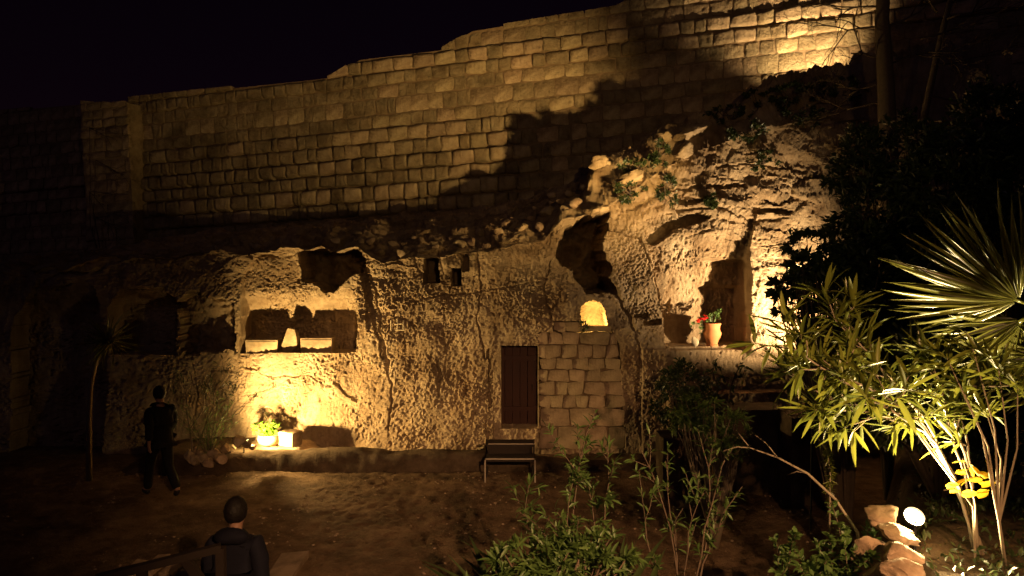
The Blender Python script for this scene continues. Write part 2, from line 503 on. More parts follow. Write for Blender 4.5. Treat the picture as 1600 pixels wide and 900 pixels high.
nx1 = X + 0.07 * fbm(X * 4, Z * 4, 35.0, 3); nz1 = Z + 0.07 * fbm(X * 4, Z * 4, 38.0, 3)
nx2 = X + 0.16 * fbm(X * 3.2, Z * 3.2, 15.0, 4); nz2 = Z + 0.16 * fbm(X * 3.2, Z * 3.2, 18.0, 4)
def recess(pix, depth, soft=None, wob=True):
    global D
    big = wob and soft is None
    wx_, wz_ = (nx2, nz2) if big else ((nx1, nz1) if wob else (X, Z))
    m = in_poly(wx_, wz_, poly_at(pix)) & face
    if big:
        depth_f = depth * (1 + 0.35 * fbm(X * 2.2, Z * 2.2, 77.0, 3))
        D = np.where(m, D * 0.6 + depth_f + 0.12 * fbm(X * 6, Z * 6, 81.0, 3), D)
        return m
    dd = depth if soft is None else soft
    D = np.where(m, D * 0.45 + dd, D) if (soft is None and np.ndim(depth) == 0 and depth > 0.3) else np.where(m, D + dd, D)
    return m
zpx = lambda py: at(800, py, YF)[2]
# plane the rock flat round the masonry
D = np.where(in_poly(X, Z, poly_at([(770, 720), (770, 530), (840, 495), (905, 460), (985, 470), (1000, 720)])), D * 0.6, D)
# shelf with the two stone chests

recess([(374, 552), (556, 550), (562, 488), (548, 452), (470, 446), (462, 398), (404, 396), (378, 430)], 0,
       soft=0.12 + 0.46 * sstep(zpx(452), zpx(500), Z), wob=False)
recess([(172, 553), (276, 553), (276, 468), (250, 450), (190, 452), (172, 480)], 0,
       soft=0.08 + 0.46 * sstep(zpx(452), zpx(480), Z), wob=False)
recess([(282, 552), (366, 552), (366, 470), (300, 455), (284, 470)], 0.42)
recess([(20, 720), (165, 720), (165, 520), (150, 450), (110, 428), (60, 440), (20, 500)], 0, soft=0.5 * sstep(zpx(430), zpx(520), Z))
# alcove and shelf with the flower pot
recess([(1046, 546), (1002, 330), (1060, 300), (1185, 335), (1168, 400), (1168, 546)], 0,
       soft=0.10 + 0.10 * sstep(zpx(340), zpx(420), Z), wob=False)
recess([(1040, 543), (1168, 541), (1170, 404), (1148, 400), (1060, 404), (1034, 480)], 0,
       soft=np.where(X > pxX(1098), 0.02 + 0.30 * sstep(zpx(404), zpx(410), Z) + 0.16 * sstep(zpx(446), zpx(452), Z), 0.03 + 0.45 * sstep(zpx(404), zpx(486), Z)), wob=False)
D = D + np.where(face, 1, 0) * (-0.20 + 0.09 * fbm(X * 5, Z * 5, 1.7, 3)) * sstep(pxX(1163), pxX(1171), nx) * sstep(pxX(1290), pxX(1220), X) * sstep(zpx(372), zpx(440), nz) * sstep(zpx(560), zpx(542), Z)
# caves in the rock
recess([(868, 400), (884, 356), (905, 344), (952, 334), (950, 356), (942, 384), (952, 420), (963, 457), (935, 461), (914, 454), (890, 424)], 1.9)
recess([(466, 398), (500, 384), (556, 388), (572, 402), (566, 428), (536, 440), (516, 461), (492, 447), (474, 440)], 1.1)
recess([(1008, 378), (1040, 348), (1095, 331), (1113, 339), (1098, 348), (1060, 358), (1024, 384)], 0, soft=0.34)
recess([(1104, 288), (1166, 286), (1168, 293), (1106, 294)], 0, soft=0.16)
recess([(1178, 321), (1238, 329), (1232, 337), (1174, 331)], 0, soft=0.18)
recess([(1060, 312), (1112, 306), (1113, 312), (1062, 320)], 0, soft=0.12)
recess([(990, 492), (1012, 490), (1014, 496), (991, 498)], 0, soft=0.18)
recess([(1004, 502), (1032, 498), (1033, 506), (1006, 510)], 0, soft=0.2)
# small cut niches over the tomb
recess([(661, 443), (687, 443), (684, 398), (676, 392), (664, 398)], 0.7, wob=False)
recess([(705, 447), (721, 447), (720, 419), (706, 419)], 0.7, wob=False)
recess([(722, 427), (732, 427), (733, 400), (727, 396), (721, 400)], 0, soft=0.20)
recess([(556, 410), (562, 520), (575, 520), (570, 410)], 0, soft=-0.05)
# window, doorway, seat of the blocking masonry
recess([(842, 701), (842, 519), (864, 519), (866, 503), (905, 503), (905, 514), (955, 515), (968, 540), (977, 701)], 0, soft=0.16, wob=False)
arch = [(912, 516), (907, 489), (909, 480), (916, 473), (928, 470), (938, 474), (944, 483), (951, 516)]
ma = recess(arch, 0.62, wob=False)
D = np.where(ma, D + 0.035 * fbm(X * 9, Z * 9, 55.0, 3) - 0.28 * sstep(zpx(490), zpx(470), Z), D)
door_px = [(783, 668), (783, 541), (841, 541), (841, 668)]
recess(door_px, 0.46, wob=False)
# step and plinth low on the right
recess([(1003, 545), (1041, 545), (1041, 760), (1003, 760)], 0, soft=-0.05, wob=False)
recess([(1041, 612), (1260, 606), (1260, 760), (1041, 760)], 0, soft=-0.34, wob=False)
# seams and pits
for pix in ([(683, 562), (687, 562), (688, 622), (684, 622)], [(763, 545), (766, 545), (767, 640), (763, 640)],
            [(560, 415), (572, 415), (600, 560), (597, 560)], [(520, 598), (560, 626), (559, 630), (519, 601)]):
    recess(pix, 0, soft=0.07)
# natural fissures wandering over the worked face, and faint bedding breaks
def fissure(pts, w, dep):
    global D
    q = poly_at(pts)
    d = np.full(X.shape, 9.0)
    for (xa, za), (xb3, zb3) in zip(q[:-1], q[1:]):
        vx, vz = xb3 - xa, zb3 - za
        t = np.clip(((nx1 - xa) * vx + (nz1 - za) * vz) / (vx * vx + vz * vz), 0, 1)
        d = np.minimum(d, np.hypot(nx1 - xa - t * vx, nz1 - za - t * vz))
    ww = w * (0.5 + 1.2 * np.clip(0.5 + noise3(X * 2.5, Z * 2.5, 99.0), 0, 1))
    D = np.where(face, D + 0.65 * dep * sstep(ww, ww * 0.3, d), D)
for pts, w, dep in (([(575, 420), (590, 470), (600, 540), (612, 600), (608, 670)], 0.030, 0.08), ([(745, 400), (752, 450), (745, 500), (760, 560)], 0.026, 0.07),
                    ([(640, 470), (690, 462), (760, 455), (840, 440)], 0.022, 0.05), ([(600, 640), (660, 625), (740, 628)], 0.022, 0.05), ([(860, 410), (850, 450), (862, 500)], 0.026, 0.08),
                    ([(960, 460), (985, 500), (1000, 545), (995, 620)], 0.030, 0.09), ([(960, 360), (1000, 372), (1020, 420), (1030, 470)], 0.026, 0.08), ([(380, 575), (430, 590), (470, 585), (540, 610)], 0.020, 0.05),
                    ([(1060, 330), (1120, 322), (1180, 345), (1230, 340)], 0.03, 0.09), ([(1120, 260), (1180, 255), (1260, 270)], 0.03, 0.1), ([(980, 330), (1040, 300), (1100, 290)], 0.03, 0.1), ([(300, 560), (310, 620), (300, 680)], 0.026, 0.07)):
    fissure(pts, w, dep)
BK = 0.55
wt = np.where(face, 0.0, sstep(0.0, 0.10, T))
P = np.stack([X, Y + D * (1 - 0.5 * wt), Z - wt * (D * 0.75 - 0.04)], -1)
cliff = struct(obj('cliff', grid_mesh('cliff', P, M['cliff'], sharp=48)))

def slope_pt(x, t):
    """a point on the rough bank between cliff edge and wall"""
    j = int(np.argmin(np.abs(cx - x)))
    col_t = (cs - ZT[:, j]) / L[:, j]
    i = int(np.argmin(np.abs(col_t - t)))
    return P[i, j].copy()

_dd = P - CAM
_dp = _dd[..., 1] * CP - _dd[..., 2] * SP
_PX = 800 + F * _dd[..., 0] / _dp
_PY = 450 - F * (_dd[..., 1] * SP + _dd[..., 2] * CP) / _dp
def seen_pt(px, py):
    """the nearest rock surface point seen at a photo pixel"""
    e = (_PX - px) ** 2 + (_PY - py) ** 2 + 3.0 * _dp
    i = np.unravel_index(int(np.argmin(e)), e.shape)
    return P[i].copy()

def face_pt(px, py):
    p = at(px, py, YF)
    j = int(np.argmin(np.abs(cx - p[0]))); i = int(np.argmin(np.abs(cs - p[2])))
    return P[i, j].copy()

# carved sign beside the seam: short pale incised strokes
carve = MB()
for (a, b, c, d) in ((612, 500, 612, 515), (622, 498, 622, 515), (631, 500, 631, 515), (610, 515, 633, 515), (617, 506, 628, 505)):
    p, q = at(a, b, YF), at(c, d, YF)
    yy = min(face_pt(a, b)[1], face_pt(c, d)[1], face_pt((a + c) / 2, (b + d) / 2)[1]) - 0.012
    p[1] = q[1] = yy
    carve.tube([p, (p + q) / 2, q], 0.017, 4)
carve.build('carved_mark', M['pale'], cliff)

# ---- raised garden bank on the right
xb_y = [0, 3.0, 4.6, 5.2, 6.5, 9.0, 12.0, 14.4]
xb_x = [1.9, 2.02, 2.1, 2.6, 3.3, 4.3, 6.4, 7.2]
xb_f = lambda y: np.interp(y, xb_y, xb_x)
hb_f = lambda y: np.interp(y, [0, 5.0, 7.0, 10.0, 14.5], [2.04, 2.02, 1.55, 1.35, 1.25])
def bank_z(x, y):
    x, y = np.asarray(x, float), np.asarray(y, float)
    s = sstep(-0.05, 0.32, x - xb_f(y) + 0.08 * noise3(x * 2, y * 2, 0.7))
    return hb_f(y) * s - 0.12 + 0.07 * fbm(x * 1.6, y * 1.6, 2.0, 3) * s + 0.25 * sstep(5, 9, x) * s
bx = np.arange(1.5, 14, 0.06); by = np.arange(1.2, 15.2, 0.06)
BX, BY = np.meshgrid(bx, by)
BZ = bank_z(BX, BY)
bk = (BX - xb_f(BY)) > -0.25
bank = struct(obj('garden_bank', grid_mesh('garden_bank', np.stack([BX, BY, BZ], -1), M['soil'], keep=(bk[:-1, :-1] & bk[1:, 1:]))))

# ================================================================== masonry
def stone_mesh(name, w, h, seed, mat, depth=0.1, rough=0.02, zmax=None, x0=0.0, z0=0.0, nx_=9, nz_=7, pil=0.38):
    """one rock-faced stone: front towards -y, centred on the origin"""
    rng = np.random.RandomState(seed)
    u = np.linspace(-1, 1, nx_); v = np.linspace(-1, 1, nz_)
    u = np.sign(u) * np.abs(u) ** 0.8; v = np.sign(v) * np.abs(v) ** 0.8
    U, V = np.meshgrid(u, v)
    jit = rng.uniform(-1, 1, 8) * 0.022
    x = U * w / 2 + jit[0] * (1 - U) / 2 + jit[1] * V * U; z = V * h / 2 + jit[2] * U + jit[3] * U * V
    x = x + 0.012 * noise3(U * 2 + seed, V * 2, 1.0); z = z + 0.012 * noise3(U * 2, V * 2 + seed, 5.0)
    # rounded corners
    cr = np.clip(np.abs(U) + np.abs(V) - 1.55, 0, 1)
    x *= 1 - 0.10 * cr; z *= 1 - 0.16 * cr
    edge = np.maximum(0.45 * np.abs(U) ** 9, np.abs(V) ** 7)
    y = -(depth * (1 - pil * edge)) - rough * (1 - edge) * (0.9 * noise3(U * 1.4 + seed * 1.7, V * 1.4, 3.0) + 0.8 * noise3(U * 3.4 + seed, V * 2.9, 8.0) + 0.9 * noise3(U * 5 + seed, V * 4.2, 2.0)) * 2.2
    if zmax is not None:
        z = np.minimum(z, np.maximum(zmax(x + x0) - z0, -h / 2 + 0.02))
    nr, nc = U.shape
    Vt = np.stack([x, y, z], -1).reshape(-1, 3)
    idx = np.arange(nr * nc).reshape(nr, nc)
    Fc = [(idx[i, j], idx[i, j + 1], idx[i + 1, j + 1], idx[i + 1, j]) for i in range(nr - 1) for j in range(nc - 1)]
    per = list(idx[0, :]) + list(idx[1:, -1]) + list(idx[-1, -2::-1]) + list(idx[-2:0, 0])
    back = Vt[per].copy(); back[:, 1] = 0.06
    b0 = len(Vt)
    m = len(per)
    Fc += [(per[k], b0 + k, b0 + (k + 1) % m, per[(k + 1) % m]) for k in range(m)]
    return np.concatenate([Vt, back]), Fc

def wall_matrix(off=0.0):
    m = Matrix(((WX[0], -WN[0], WZ[0], 0), (WX[1], -WN[1], WZ[1], 0), (WX[2], -WN[2], WZ[2], 0), (0, 0, 0, 1)))
    m.translation = Vector(WO + WN * off)
    return m

def course_wall(name, label, cat, a0, a1, top_f, base_f, off, seed, ch=(0.31, 0.41), sw=(0.29, 0.58), limit=300, thick=0.6, steps=(), core='mortar'):
    rng = np.random.RandomState(seed)
    root = empty(name)
    root.matrix_world = wall_matrix(off)
    tag(root, label, cat)
    # mortar core
    aa = np.arange(a0, a1 + 0.01, 0.12)
    top = np.array([top_f(a) - 0.05 for a in aa]); base = np.array([base_f(a) - 0.6 for a in aa])
    V, Fc = [], []
    for a, t, bs in zip(aa, top, base):
        V += [(a, -0.02, bs), (a, -0.02, t), (a, thick, t), (a, thick, bs)]
    n = len(aa)
    for i in range(n - 1):
        p, q = i * 4, i * 4 + 4
        Fc += [(p, q, q + 1, p + 1), (p + 1, q + 1, q + 2, p + 2), (p + 2, q + 2, q + 3, p + 3)]
    Fc += [(0, 1, 2, 3), (4 * n - 4, 4 * n - 1, 4 * n - 2, 4 * n - 3)]
    obj('mortar_core', mesh_from('mortar_core', V, Fc, M[core], False), root)
    b = min(base) + 0.0
    tmax = max(top) + 0.4
    stones = []
    k = 0
    while b < tmax:
        h = rng.uniform(*ch)
        a = a0 + rng.uniform(-0.3, 0)
        ledge = 0.035 * rng.randn()
        while a < a1:
            w = rng.uniform(*sw)
            if rng.rand() < 0.18: w *= 0.62
            lo, hi = max(a, a0), min(a + w, a1)
            mid, zc = (lo + hi) / 2, b + h / 2
            ww = hi - lo
            if ww > 0.12 and zc + h * 0.5 > base_f(mid) - 0.45 and b + 0.12 < top_f(mid):
                gap = rng.uniform(0.012, 0.026)
                step = sum(0.075 for (sa_, sz_) in steps if mid < sa_ + 0.25 * rng.randn() and zc < sz_)
                hh = h - rng.uniform(0.022, 0.042) + 0.02 * (rng.rand() < 0.1)
                stones.append((ww * hh, mid, zc, ww - gap, hh, 0.055 + 0.55 * ledge + step + rng.uniform(-0.008, 0.010), k))
            k += 1
            a += w
        b += h
    def seen(s):
        p = WO + WN * off + WX * s[1] + WZ * s[2] - CAM
        d = p[1] * CP - p[2] * SP; vv = p[1] * SP + p[2] * CP
        px, py = 800 + F * p[0] / d, 450 - F * vv / d
        vis = (-25 < px < 1625) and (-20 < py < 460)
        return s[0] / d ** 2 * (1 if vis else 0.001)
    stones.sort(key=seen, reverse=True)
    rest = MB()
    for i, (_, mid, zc, w, h, dep, k) in enumerate(stones):
        V, Fc = stone_mesh('stone', w, h, seed * 1000 + k, None, max(dep, 0.045), 0.012, top_f, mid, zc, 11, 8)
        if i < limit:
            obj('stone', mesh_from('stone', V, Fc, M['ashlar'], True, 55), root, loc=(mid, 0, zc))
        else:
            rest.add(V + np.array([mid, 0, zc]), Fc)
    if rest.v:
        stuff(rest.build('stonework', M['ashlar'], root, True, 55))
    print(name, len(stones))
    return root

def outline(tab, off=0.0):
    pts = [wall_pt(px, py, off)[:2] for px, py in tab]
    xa, za = [p[0] for p in pts], [p[1] for p in pts]
    return lambda a: float(np.interp(a, xa, za)) if np.ndim(a) == 0 else np.interp(a, xa, za)

top1 = outline([(205, 152), (330, 139), (500, 121), (520, 118), (562, 91), (688, 76), (738, 46), (965, 9), (1000, -14), (1300, -62), (1700, -130)])
base1 = outline([(200, 405), (330, 372), (500, 360), (760, 335), (900, 300), (1000, 255), (1110, 190), (1180, 130), (1250, 118), (1330, 160), (1600, 330), (1700, 330)])
a_l = wall_pt(207, 300)[0]; a_r = wall_pt(1690, 100)[0]
course_wall('city_wall', 'tall coursed limestone wall with stepped top above the rock-cut cliff', 'wall', a_l, a_r, top1, base1, 0.0, 3,
            steps=((wall_pt(822, 190)[0], wall_pt(650, 196)[1]), (wall_pt(806, 230)[0], wall_pt(650, 236)[1])))
OFF2 = 0.55
top2 = outline([(100, 152), (135, 155), (175, 160), (215, 156)], OFF2)
base2 = outline([(100, 425), (220, 400)], OFF2)
course_wall('stone_buttress', 'narrow rubble buttress with bare creepers at the end of the city wall', 'buttress',
            wall_pt(134, 300, OFF2)[0], wall_pt(208, 300, OFF2)[0], top2, base2, OFF2, 5, (0.2, 0.42), (0.28, 0.6), core='ashlar')
OFF3 = -1.2
top3 = outline([(-200, 190), (0, 172), (140, 160)], OFF3)
base3 = outline([(-200, 430), (0, 425), (150, 410)], OFF3)
course_wall('dark_wall', 'unlit stone wall set back behind the buttress', 'wall',
            wall_pt(-120, 300, OFF3)[0], wall_pt(160, 300, OFF3)[0], top3, base3, OFF3, 8)

# ---- blocking masonry beside the tomb door
tw = empty('tomb_front_wall', at(905, 700, 14.5))
tag(tw, 'pale dressed block masonry between the tomb door and the bare rock', 'wall')
rows = [(503, 519, [866, 884, 906]), (519, 539, [841, 856, 880, 905, 953, 965]), (539, 560, [842, 853, 877, 902, 926, 947, 967]),
        (560, 578, [842, 869, 895, 920, 945, 970]), (578, 597, [842, 856, 889, 914, 939, 973]), (597, 618, [842, 867, 887, 912, 946, 975]),
        (618, 638, [843, 861, 880, 900, 919, 946, 977]), (638, 667, [843, 890, 930, 977]), (667, 702, [843, 872, 915, 950, 977])]
k = 0
for y0, y1, xs in rows:
    for xa, xb_ in zip(xs[:-1], xs[1:]):
        p, q = at(xa, y1, 14.47), at(xb_, y0, 14.47)
        c = (p + q) / 2; w, h = q[0] - p[0] - 0.014, q[2] - p[2] - 0.014
        V, Fc = stone_mesh('block', w, h, 700 + k, None, 0.07 + 0.008 * (k % 3), 0.008, nx_=6, nz_=5, pil=0.06)
        obj('block', mesh_from('block', V, Fc, M['block'], True, 45), tw, loc=np.array([c[0], c[1] + 0.115, c[2]]) - np.array(tw.location))
        k += 1
mb = MB()
p, q = at(846, 702, 14.56), at(962, 522, 14.56)
mb.box(((p[0] + q[0]) / 2, 14.64, (p[2] + q[2]) / 2), (q[0] - p[0], 0.16, q[2] - p[2]))
mb.v = [tuple(np.array(v) - np.array(tw.location)) for v in mb.v]
mb.build('mortar_core', M['mortar'], tw)
# sill stone of the lit window
sp, sq = at(905, 518, 14.42), at(955, 510, 14.42)
mb = MB(); mb.box((0, 0, 0), (sq[0] - sp[0], 0.22, sq[2] - sp[2]))
mb.build('window_sill', M['block'], tw, loc=np.array([(sp[0] + sq[0]) / 2, 14.53, (sp[2] + sq[2]) / 2]) - np.array(tw.location))

# ---- tomb door
p, q = at(782, 668, 14.85), at(843, 540, 14.85)
dr = empty('tomb_door', ((p[0] + q[0]) / 2, 14.85, p[2]))
tag(dr, 'low dark red-brown plank door set in the rock face', 'door')
dw, dh = q[0] - p[0] + 0.12, q[2] - p[2] + 0.1
npl = 6
for i in range(npl):
    mb = MB(); pw = dw / npl
    mb.box((0, 0, dh / 2), (pw - 0.008, 0.045, dh), jit=0.004, rng=np.random.RandomState(i))
    mb.build('plank', M['wood'], dr, loc=(-dw / 2 + pw * (i + 0.5), 0.004 * (i % 2), 0))
for zz in (0.22, 0.8):
    mb = MB(); mb.box((0, -0.035, dh * zz), (dw, 0.025, 0.09)); mb.build('cross_rail', M['wood'], dr)
mb = MB(); mb.tube([(0.24, -0.03, dh * 0.5), (0.24, -0.075, dh * 0.5), (0.24, -0.075, dh * 0.5 - 0.11), (0.24, -0.03, dh * 0.5 - 0.11)], 0.008, 6)
mb.build('handle', M['metal'], dr)

# ================================================================== lamps: the garden spotlight is seen
WARM = (1.0, 0.65, 0.23)
def lens_mat(name, col, strength):
    m, n, l, b = new_mat(name)
    b.inputs['Base Color'].default_value = (*col, 1)
    b.inputs['Emission Color'].default_value = (*col, 1)
    b.inputs['Emission Strength'].default_value = strength
    return m
def lamp_light(root, off, dv, kind, energy, col, soft, cone=120, blend=0.6):
    ld = bpy.data.lights.new('lamp_light', kind)
    ld.energy = energy; ld.color = col; ld.shadow_soft_size = soft
    if kind == 'SPOT':
        ld.spot_size = R(cone); ld.spot_blend = blend
    lo = bpy.data.objects.new('lamp_light', ld); COL.objects.link(lo)
    lo.parent = root
    lo.location = off + dv * (0.02 + soft * 1.02)
    lo.rotation_euler = dv.to_track_quat('-Z', 'Y').to_euler()
def flood(label, loc, target, energy, kind='SPOT', cone=120, blend=0.6, col=WARM, glow=6.0, soft=0.03, size=0.11, stake=0.12, spill=0):
    """a small garden floodlight: housing, glass, stake and its own lamp (beam and spill)"""
    loc = np.array(loc, float); tg = np.array(target, float)
    root = empty('floodlight', loc - np.array([0, 0, stake + size * 0.6]))
    tag(root, label, 'lamp', 'garden floodlights')
    dv = Vector(tg - loc).normalized()
    rm = dv.to_track_quat('Z', 'Y').to_matrix()
    off = Vector((0, 0, stake + size * 0.6))
    mb = MB()
    prof = [(0.0, -size * 1.5), (size * 0.35, -size * 1.45), (size * 0.52, -size * 1.1), (size * 0.62, -0.3 * size), (size * 0.66, -0.02), (size * 0.60, -0.012), (size * 0.57, -0.04)]
    mb.lathe(prof, 18)
    mb.v = [tuple(off + rm @ Vector(v)) for v in mb.v]
    mb.build('housing', M['metal'], root, True, 40)
    mb = MB(); mb.lathe([(0.0, -0.03), (size * 0.57, -0.03)], 18)
    mb.v = [tuple(off + rm @ Vector(v)) for v in mb.v]
    mb.build('glass', lens_mat('lamp_glass', col, glow), root)
    mb = MB(); mb.tube([(0, 0, -0.1), (0, 0, stake + size * 0.2)], 0.012, 6); mb.build('stake', M['metal'], root)
    lamp_light(root, off, dv, kind, energy, col, soft, cone, blend)
    if spill:
        lamp_light(root, off, dv, 'POINT', spill, col, soft)
    return root

# assumed lamp on the ledge below the two stone chests
L1_assumed = np.array([at(381, 683, 13.28)[0], 13.28, 0.54])
r1 = flood('small black floodlight assumed on the rock ledge left of the potted plant', L1_assumed, face_pt(500, 612), 1500, 'SPOT', 146, 1.0, soft=0.04, spill=26)
_d1 = Vector(on_z(640, 800, 0.0) - L1_assumed).normalized()
lamp_light(r1, Vector((0, 0, 0.12 + 0.11 * 0.6 + 0.06)), _d1, 'SPOT', 330, WARM, 0.04, 105, 1.0)  # extra spot added to rake light over the courtyard ground
# assumed lamp at the foot of the rock right of the flower-pot shelf
L2_assumed = np.array([5.75, 12.9, 2.1])
flood('small floodlight assumed at the foot of the rock behind the dark bush', L2_assumed, face_pt(1200, 462), 2600, 'SPOT', 94, 1.0, (1.0, 0.69, 0.35), stake=1.9)
# assumed lamp in the window recess
L3_assumed = at(928, 511, 14.72)
flood('little uplight assumed inside the arched window recess', L3_assumed + np.array([0.01, -0.07, -0.01]), L3_assumed + np.array([0, 0.25, 0.3]), 48, 'POINT', col=(1.0, 0.66, 0.18), soft=0.02, size=0.05, stake=0.02)
# the lit garden lamp beside the boulders
L4 = at(1430, 805, 4.62)
r4 = flood('round lit garden spotlight standing beside the boulders under the oleander', L4, L4 + np.array([-0.05, -0.75, 0.75]), 225, 'SPOT', 165, 0.25, (1.0, 0.72, 0.32), glow=60, soft=0.045, size=0.10, stake=0.06, spill=6)
_d4 = Vector(at(1530, 455, 4.95) - L4).normalized()
lamp_light(r4, Vector((0, 0, 0.06 + 0.10 * 0.6)), _d4, 'SPOT', 620, (1.0, 0.74, 0.36), 0.05, 62, 1.0)  # extra spot added to brighten the palm
# assumed lamp behind the dark bush, beaming up to the city wall
L5_assumed = np.array([3.98, 10.0, 3.55])
r5 = flood('floodlight assumed on a tall pole behind the dark bush aimed up at the city wall', L5_assumed, wall_pt(650, 175)[2], 4900, 'SPOT', 58, 1.0, (1.0, 0.62, 0.21), soft=0.09, stake=3.3)
# unseen curved shield added to keep the light off the tomb front
mb = MB(); vr = 0.34; zc = 3.3 + 0.11 * 0.6
V_, F_ = [], []
for k in range(25):
    an = R(90 + 78 - 118 * k / 24)
    for rr, z0, z1 in ((vr, zc - 0.14, zc + 0.085), (vr + 0.012, zc - 0.14, zc + 0.085)):
        V_ += [(rr * math.cos(an), rr * math.sin(an), z0), (rr * math.cos(an), rr * math.sin(an), z1)]
for k in range(24):
    a_, b_ = 4 * k, 4 * k + 4
    F_ += [(a_, a_ + 1, b_ + 1, b_), (a_ + 2, b_ + 2, b_ + 3, a_ + 3), (a_ + 1, a_ + 3, b_ + 3, b_ + 1), (a_, b_, b_ + 2, a_ + 2)]
mb.add(V_, F_)
mb.tube([(0, 0, zc - 0.15), (0, vr, zc - 0.13)], 0.012, 5)
mb.build('added_shield', M['metal'], r5)
# assumed lamp in an added hollow at the foot of the wall
L6_assumed = wall_pt(1300, 185, 1.0)[2]
flood('floodlight assumed in the hollow at the foot of the wall', L6_assumed, wall_pt(1225, -60)[2] + WN * 0.35, 1400, 'SPOT', 92, 1.0, (1.0, 0.68, 0.32), stake=0.2)
# unseen post lamp added behind the viewing terrace to light the courtyard
L7_added = np.array([2.2, -2.0, 5.5])
r7_added = flood('unseen lamp added on a post behind the viewing terrace to light the courtyard', L7_added, np.array([0.1, 8.3, 0.0]), 4600, 'SPOT', 46, 1.0, (1.0, 0.52, 0.23), soft=0.05, stake=5.3)
_d7 = Vector(wall_pt(760, 130)[2] - L7_added).normalized()
lamp_light(r7_added, Vector((0, 0, 5.3 + 0.11 * 0.6 + 0.15)), _d7, 'SPOT', 620, (1.0, 0.60, 0.24), 0.05, 58, 1.0)  # unseen fill spot added to lift the shaded part of the city wall

# ================================================================== stones and pots
def rock_verts(seed, dims, sub=2, rough=0.22, flat=0.5):
    bm = bmesh.new()
    bmesh.ops.create_icosphere(bm, subdivisions=sub, radius=1.0)
    V = np.array([v.co[:] for v in bm.verts]); Fc = [[v.index for v in f.verts] for f in bm.faces]
    bm.free()
    rng = np.random.RandomState(seed)
    # cut flat facets
    for _ in range(9):
        d = rng.normal(size=3); d /= np.linalg.norm(d)
        lim = rng.uniform(0.55, 0.85)
        k = V @ d
        V = V - np.outer(np.clip(k - lim, 0, None) * (0.5 + flat), d)
    n = fbm(V[:, 0] * 1.5 + seed, V[:, 1] * 1.5, V[:, 2] * 1.5, 3)
    V = V * (1 + rough * n)[:, None]
    return V * np.array(dims) / 2, Fc

def rock(name, label, loc, dims, seed, cat='rock', group=None, mat='rock', rz=0.0, parent=None, sub=2, tilt=0.0):
    V, Fc = rock_verts(seed, dims, sub)
    o = obj(name, mesh_from(name, V, Fc, M[mat], True, 32), parent, loc=loc, rot=(tilt, tilt * 0.6, rz))
    if label: tag(o, label, cat, group)
    return o

# ---- rock-cut rim along the foot of the cliff
rx = np.arange(pxX(352) - 0.1, pxX(1010), 0.04)
prof = [(13.16, -0.1), (13.17, 0.12), (13.19, 0.30), (13.24, 0.385), (13.32, 0.41), (13.45, 0.42), (13.58, 0.40), (13.63, 0.33), (13.65, 0.1), (13.66, -0.1)]
RXg, _k = np.meshgrid(rx, np.arange(len(prof)))
PY = np.array([p[0] for p in prof])[:, None] + 0 * RXg; PZ = np.array([p[1] for p in prof])[:, None] + 0 * RXg
top_w = 0.74 + 0.18 * fbm(RXg * 0.8, 0.0, 3.0, 3)
PY = PY + 0.09 * fbm(RXg * 1.4, PZ * 2, 5.0, 4); PZ = PZ * top_w + 0.03 * fbm(RXg * 3, PY * 3, 2.0, 3) - 0.25 * sstep(pxX(690), pxX(1000), RXg) * (PZ > 0)
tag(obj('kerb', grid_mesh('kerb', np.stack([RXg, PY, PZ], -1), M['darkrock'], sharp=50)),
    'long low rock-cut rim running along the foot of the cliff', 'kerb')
# flat ledge behind the rim on the left
lx = np.arange(pxX(350), pxX(560), 0.05); ly = np.arange(13.5, 14.9, 0.05)
LX, LY = np.meshgrid(lx, ly)
LZ = 0.27 + 0.03 * fbm(LX * 2, LY * 2, 1.0, 3) - 0.6 * sstep(pxX(475), pxX(556), LX)
struct(obj('ledge', grid_mesh('ledge', np.stack([LX, LY, LZ], -1), M['rock'])))

# ---- shelf objects
def chest(label, px0, px1, ptop, pbot, seed, Yc):
    p, q = at(px0, pbot, Yc), at(px1, ptop, Yc)
    w, h, d = q[0] - p[0], q[2] - p[2], 0.30
    root = empty('stone_chest', ((p[0] + q[0]) / 2, Yc + d / 2, p[2]))
    tag(root, label, 'stone chest', 'stone chests on the rock shelf')
    t = 0.045
    V = []
    ow, od = w / 2, d / 2
    for sc, z in ((0.94, 0), (1.0, h), ):
        V += [(-ow * sc, -od, z), (ow * sc, -od, z), (ow * sc, od, z), (-ow * sc, od, z)]
    V += [(-ow + t, -od + t, h), (ow - t, -od + t, h), (ow - t, od - t, h), (-ow + t, od - t, h)]
    V += [(-ow + t, -od + t, t), (ow - t, -od + t, t), (ow - t, od - t, t), (-ow + t, od - t, t)]
    Fc = [(0, 3, 2, 1)]
    for i in range(4):
        j = (i + 1) % 4
        Fc += [(i, j, 4 + j, 4 + i), (4 + i, 4 + j, 8 + j, 8 + i), (8 + i, 8 + j, 12 + j, 12 + i)]
    Fc += [(12, 13, 14, 15)]
    bm = bmesh.new()
    vs_ = [bm.verts.new(v) for v in V]
    for f in Fc: bm.faces.new([vs_[i] for i in f])
    bmesh.ops.bevel(bm, geom=bm.edges[:], offset=0.008, segments=2, affect='EDGES')
    me = bpy.data.meshes.new('body'); bm.to_mesh(me); bm.free(); me.materials.append(M['block'])
    obj('body', me, root)
    mb = MB(); rng = np.random.RandomState(seed)
    mb.box((0, -od - 0.004, h * 0.86), (w * 0.9, 0.012, 0.012)); mb.build('rim_band', M['block'], root)
    return root
zl = at(470, 552, 14.5)[2]
chest('pale stone chest on the rock shelf, right of the upright stone', 469, 519, 528, 553, 1, 14.57)
chest('pale stone chest on the rock shelf, left of the upright stone', 383, 434, 531, 554, 2, 14.57)
